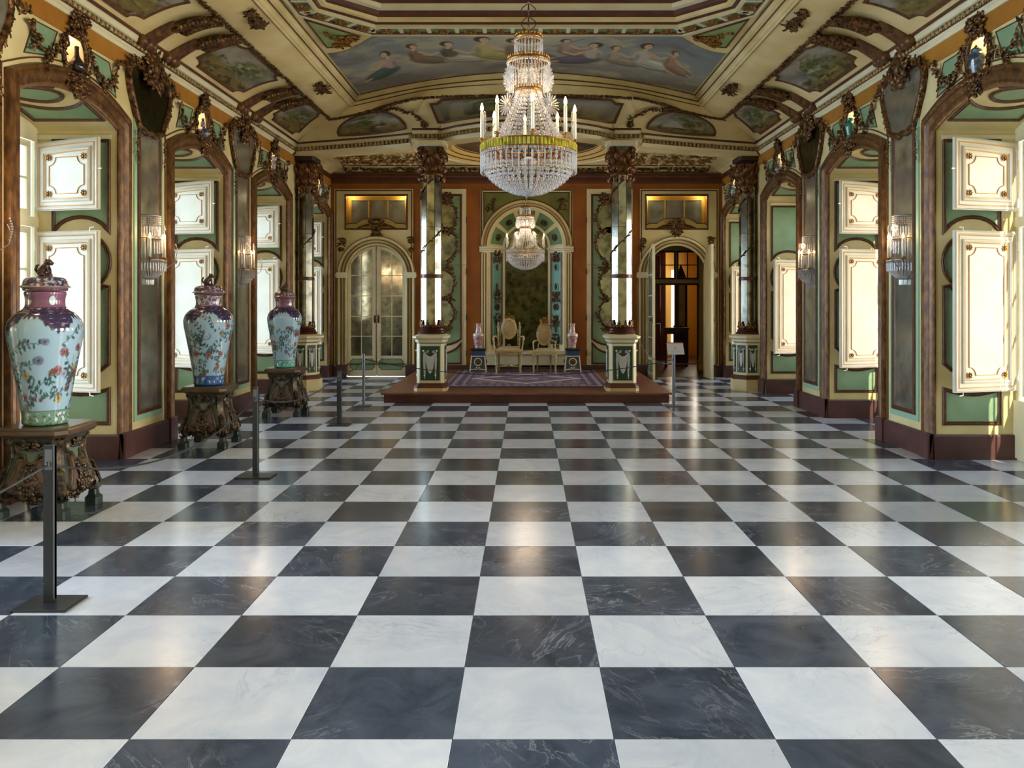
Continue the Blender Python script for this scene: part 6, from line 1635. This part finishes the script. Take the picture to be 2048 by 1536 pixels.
# ------------------------------------------------------------------ crystal chandeliers and sconces
def prism_drop(b, x, y, z0, L, r):
    b.add([(x-r, y, z0-L*.2), (x, y-r, z0-L*.2), (x+r, y, z0-L*.2), (x, y+r, z0-L*.2), (x, y, z0), (x-r*.6, y, z0-L), (x, y-r*.6, z0-L), (x+r*.6, y, z0-L), (x, y+r*.6, z0-L)],
          [(0, 1, 4), (1, 2, 4), (2, 3, 4), (3, 0, 4), (0, 1, 6, 5), (1, 2, 7, 6), (2, 3, 8, 7), (3, 0, 5, 8), (5, 6, 7, 8)])
def strands(b, prof, n, step, r, a0=0, a1=2*PI, hang=0):
    P = [Vector((p[0], p[1])) for p in prof]; L = [0]
    for p, q in zip(P, P[1:]): L.append(L[-1]+(q-p).length)
    m = max(2, int(L[-1]/step)); ts = [L[-1]*i/m for i in range(m+1)]
    for k in range(n):
        a = a0+(a1-a0)*(k+.5)/n
        for i, t in enumerate(ts):
            rr = float(np.interp(t, L, [p[0] for p in P])); zz = float(np.interp(t, L, [p[1] for p in P])); b.blob((rr*math.cos(a), rr*math.sin(a), zz), (r, r, r*1.15), OCT if False else ICO0)
def ringb(b, R, z, n, r, a0=0, a1=2*PI):
    for k in range(n): a = a0+(a1-a0)*(k+.5)/n; b.blob((R*math.cos(a), R*math.sin(a), z), r, ICO0)
def starflower(R):
    b = B()
    for k in range(20):
        a = 2*PI*k/20; L = R*(1 if k % 2 else .88); b.tube([(.012*math.cos(a), 0, .012*math.sin(a)), (L*math.cos(a), 0, L*math.sin(a))], [.003, .0055], 4); b.blob((L*math.cos(a), 0, L*math.sin(a)), .0055, OCT)
    b.blob((0, -.004, 0), (.014, .010, .014), ICO1); return b.mesh('crystal_star', CRYS)
STAR = starflower(.076); STARS = starflower(.045)
CAND = B().lathe([(0, 0), (.0125, 0), (.0115, .18), (.009, .183), (0, .183)], 12).mesh('candle', WAX, True)
FLM = B().lathe([(0, 0), (.007, .004), (.012, .016), (.010, .030), (.004, .050), (0, .058)], 10).mesh('flame', FLAMEM, True)
CUP = B().lathe([(0, -.03), (.010, -.03), (.008, -.01), (.020, 0), (.022, .006), (.014, .012), (.0, .012)], 12).mesh('candle_cup', BG, True)
OLG = mat('olive glass', (176, 168, 60), .12, col2=(120, 106, 26), scale=30, coat=.5)
def chandelier(loc, label, ztop, ncand, phase, k=1.0, olive=True, glow=14):
    t = thing('crystal_chandelier', label, 'chandelier', loc)
    g = B()
    for R, z, h in ((.09, .755, .02), (.14, .60, .02), (.085, .40, .02), (.32, .03, .008), (.32, -.03, .008), (.315, -.16, .004)):
        g.lathe([(R-.004, z-h/2), (R+.004, z-h/2), (R+.006, z), (R+.004, z+h/2), (R-.004, z+h/2), (R-.004, z-h/2)], 48)
    for R, z, n in ((.092, .77, 22), (.142, .615, 34), (.087, .415, 24)):
        for i in range(n): a = 2*PI*i/n; g.leaf((R*math.cos(a), R*math.sin(a), z-.005), (0, 0, 1), (math.cos(a), math.sin(a), 0), .022, .018, .2)
    for i in range(6): a = 2*PI*i/6; g.tube([(R*math.cos(a), R*math.sin(a), z) for R, z in ((.02, .74), (.09, .75), (.09, .61), (.14, .60), (.085, .40), (.32, .03))], .0025, 4)
    g.build('gilt_frame', BG, t, True)
    g = B(); g.tube([(0, 0, -.29), (0, 0, .78)], .006, 6); g.build('stem', METALD, t)
    g = B(); g.tube([(0, 0, .78), (0, 0, ztop)], .005, 6); n = int((ztop-.80)/.05)
    for i in range(n):
        z = .80+.05*i
        if z > .95: g.blob((0, 0, z), (.010, .010, .02), OCT)
    for q in range(4):
        a = q*PI/2; 
        for sg, zz in ((1, .90), (-1, .90)): g.tube([((.01+.04*math.sin(x*PI))*math.cos(a), (.01+.04*math.sin(x*PI))*math.sin(a), zz+sg*.09*x) for x in [i/10 for i in range(11)]], .004, 4)
    g.build('chain', DKWOOD, t)
    c = B(); strands(c, [(.085, .385), (.098, .32), (.112, .28), (.165, .17), (.20, .11), (.24, .06), (.29, .035)], 30, .027, .0100); 
    strands(c, [(.318, -.035), (.316, -.09), (.300, -.15), (.255, -.21), (.185, -.262), (.10, -.298), (.03, -.31)], 36, .029, .0112)
    for z, R in ((-.155, .30), (-.175, .285), (-.20, .265), (-.125, .31)): ringb(c, R, z, 72, .010)
    ringb(c, .323, -.04, 84, .011); ringb(c, .092, .74, 26, .009); ringb(c, .143, .585, 40, .010)
    c.build('bead_strands', CRYS, t)['kind'] = 'stuff'
    c = B()
    for n, R, z, L in ((26, .094, .73, .12), (38, .145, .575, .17), (22, .09, .385, .05), (48, .326, -.045, .125)):
        for i in range(n): a = 2*PI*(i+.5)/n; prism_drop(c, R*math.cos(a), R*math.sin(a), z, L, .006)
    c.build('prism_drops', CRYS, t)['kind'] = 'stuff'
    B().blob((0, 0, -.095), (.052, .052, .045), ICO2).build('glass_ball', CRYS, t, True)
    if olive:
        c = B()
        for i in range(76):
            a = 2*PI*i/76; w_ = 2*PI*.33/76*.42; tv = Vector((-math.sin(a), math.cos(a), 0)); nv = Vector((math.cos(a), math.sin(a), 0))
            P = nv*.327; c.add([P-tv*w_+Vector((0, 0, -.024)), P+tv*w_+Vector((0, 0, -.024)), P+tv*w_+Vector((0, 0, .024)), P-tv*w_+Vector((0, 0, .024)), P+nv*.006+Vector((0, 0, -.022)), P+nv*.006+Vector((0, 0, .022))], [(0, 4, 5, 3), (4, 1, 2, 5), (0, 1, 4), (3, 5, 2)])
        c.build('olive_glass_band', OLG, t)['kind'] = 'stuff'
        c = B(); c.lathe([(.324, -.028), (.324, .028)], 60); c.build('band_backing', mat('dark bronze', (0, 0, 0)), t, True)
    else:
        c = B(); 
        for z in (-.02, 0, .02): ringb(c, .326, z, 90, .010)
        c.build('beaded_band', CRYS, t)['kind'] = 'stuff'
    for i in range(ncand):
        a = phase+2*PI*i/ncand; R = .318; x, y = R*math.cos(a), R*math.sin(a)
        put('candle_cup', CUP, t, (x, y, .06)); cd = put('candle', CAND, t, (x, y, .068)); put('flame', FLM, cd, (0, 0, .185))
        g = B(); g.tube([(.2*math.cos(a), .2*math.sin(a), .02), (.27*math.cos(a), .27*math.sin(a), .0), (x, y, .04)], .005, 5); g.build('candle_arm', BG, t, True)
    for i, q in enumerate((-124, -56, -8, 188, 60, 120)):
        a = math.radians(q); R_ = .25 if i < 2 else .30; put('crystal_star', STAR, t, (R_*math.cos(a), R_*math.sin(a), .255 if i < 2 else .17), (0, 0, a+PI/2))
    for i in range(6):
        a = -PI/2+2*PI*i/6; put('crystal_star', STAR, t, (.155*math.cos(a), .155*math.sin(a), .475), (0, 0, a+PI/2))
    if k != 1.0: t.scale = (k, k, k)
    light('candle_glow', 'POINT', (loc[0], loc[1], loc[2]+.42*k), glow, (1.0, .78, .54), radius=.25)
    return t
chandelier((.014, 5.62, 2.53), 'large crystal chandelier with olive glass band and lit candles, hanging in the foreground', 2.42, 8, -PI/2+.08)
chandelier((-.02, 14.15, 2.335), 'smaller looking crystal chandelier with lit candles, hanging over the dais before the thrones', 1.92, 6, -PI/2+.5, 1.0, False, 30)

def sconce(s, y, label):
    t = thing('crystal_sconce', label, 'wall lamp', (s*(W-.015), y, 1.92), 0 if s < 0 else PI, group='crystal candle sconces on the pier mirrors')
    a0, a1 = -PI/2, PI/2
    g = B(); g.box(-.0, .006, -.03, .03, -.18, .42)
    for R, z in ((.115, .43), (.12, .20), (.165, -.02), (.05, -.20)): g.lathe([(R-.004, z-.006), (R+.005, z), (R-.004, z+.006)], 20, (0, 0, 0), a0, a1)
    for i in range(5): a = a0+(a1-a0)*(i+.5)/5; g.tube([(.0, 0, -.05), (.09*math.cos(a), .09*math.sin(a), -.06), (.165*math.cos(a), .165*math.sin(a), -.02)], .003, 4)
    g.tube([(0, .02, -.05), (.12, .13, -.10), (.20, .17, -.03), (.21, .18, .05), (.19, .165, .11)], .004, 5); g.build('frame', METALG, t, True)
    c = B()
    for z in (.425, .405, .385, .365, .345): ringb(c, .115, z, 18, .0085, a0, a1)
    for n, R, z, L in ((14, .112, .335, .11), (12, .118, .19, .14), (20, .168, -.03, .10), (10, .05, -.205, .06)):
        for i in range(n): a = a0+(a1-a0)*(i+.5)/n; prism_drop(c, R*math.cos(a), R*math.sin(a), z, L, .006)
    strands(c, [(.165, -.03), (.16, -.09), (.13, -.15), (.08, -.19), (.045, -.20)], 18, .020, .009, a0, a1)
    ringb(c, .168, -.025, 26, .010, a0, a1); ringb(c, .12, .20, 20, .009, a0, a1); ringb(c, .15, -.10, 22, .008, a0, a1)
    for q in range(3):
        aa, ab = a0+(a1-a0)*q/3, a0+(a1-a0)*(q+1)/3
        for i in range(12): u = i/11; a = aa+(ab-aa)*u; R = .14; c.blob((R*math.cos(a), R*math.sin(a), .26-.06*4*u*(1-u)), .007, ICO0)
    for i in range(9): u = i/8; c.blob((.20+.02*math.sin(u*3), .175, .0+.15*u), .008, ICO0)
    c.build('crystal_drops', CRYS, t)['kind'] = 'stuff'
    for a in (-1.05, 0, 1.05):
        x, yy = .165*math.cos(a), .165*math.sin(a)
        put('candle_cup', CUP, t, (x, yy, 0.0)); cd = put('candle', CAND, t, (x, yy, .008)); put('flame', FLM, cd, (0, 0, .185))
    for a in (-.7, .5): put('crystal_star', STARS, t, (.15*math.cos(a), .15*math.sin(a), .30), (0, 0, a+PI/2))
    light('sconce_glow', 'POINT', (s*(W-.26), y, 2.2), 4.0, (1.0, .7, .42), radius=.08)
    return t
sconce(-1, 8.30, 'crystal sconce with lit candles on the left pier, above and right of the nearest vase')
sconce(-1, 11.02, 'crystal sconce with lit candles on the left pier beyond the middle vase')
sconce(-1, 5.58, 'crystal sconce only just showing at the left edge of the picture')
sconce(1, 8.30, 'largest crystal sconce with lit candles on the near right pier')
sconce(1, 11.02, 'smaller crystal sconce with lit candles on the far right pier')

for _o in list(bpy.data.objects):
    if _o.parent and _o.name.split('.')[0] in ('garland', 'carved_garland', 'carving', 'crest', 'overdoor_carving', 'carved_mirror_frame', 'bronze_leaves', 'leaf_moulding', 'egg_and_dart', 'cove_ornament', 'ceiling_ornament', 'pilaster_ornament', 'spiral_garland', 'carved_crest', 'corner_scrollwork', 'cove_scroll', 'acanthus', 'dentils', 'ceiling_ribs', 'frieze_bars'):
        _o['kind'] = 'stuff'
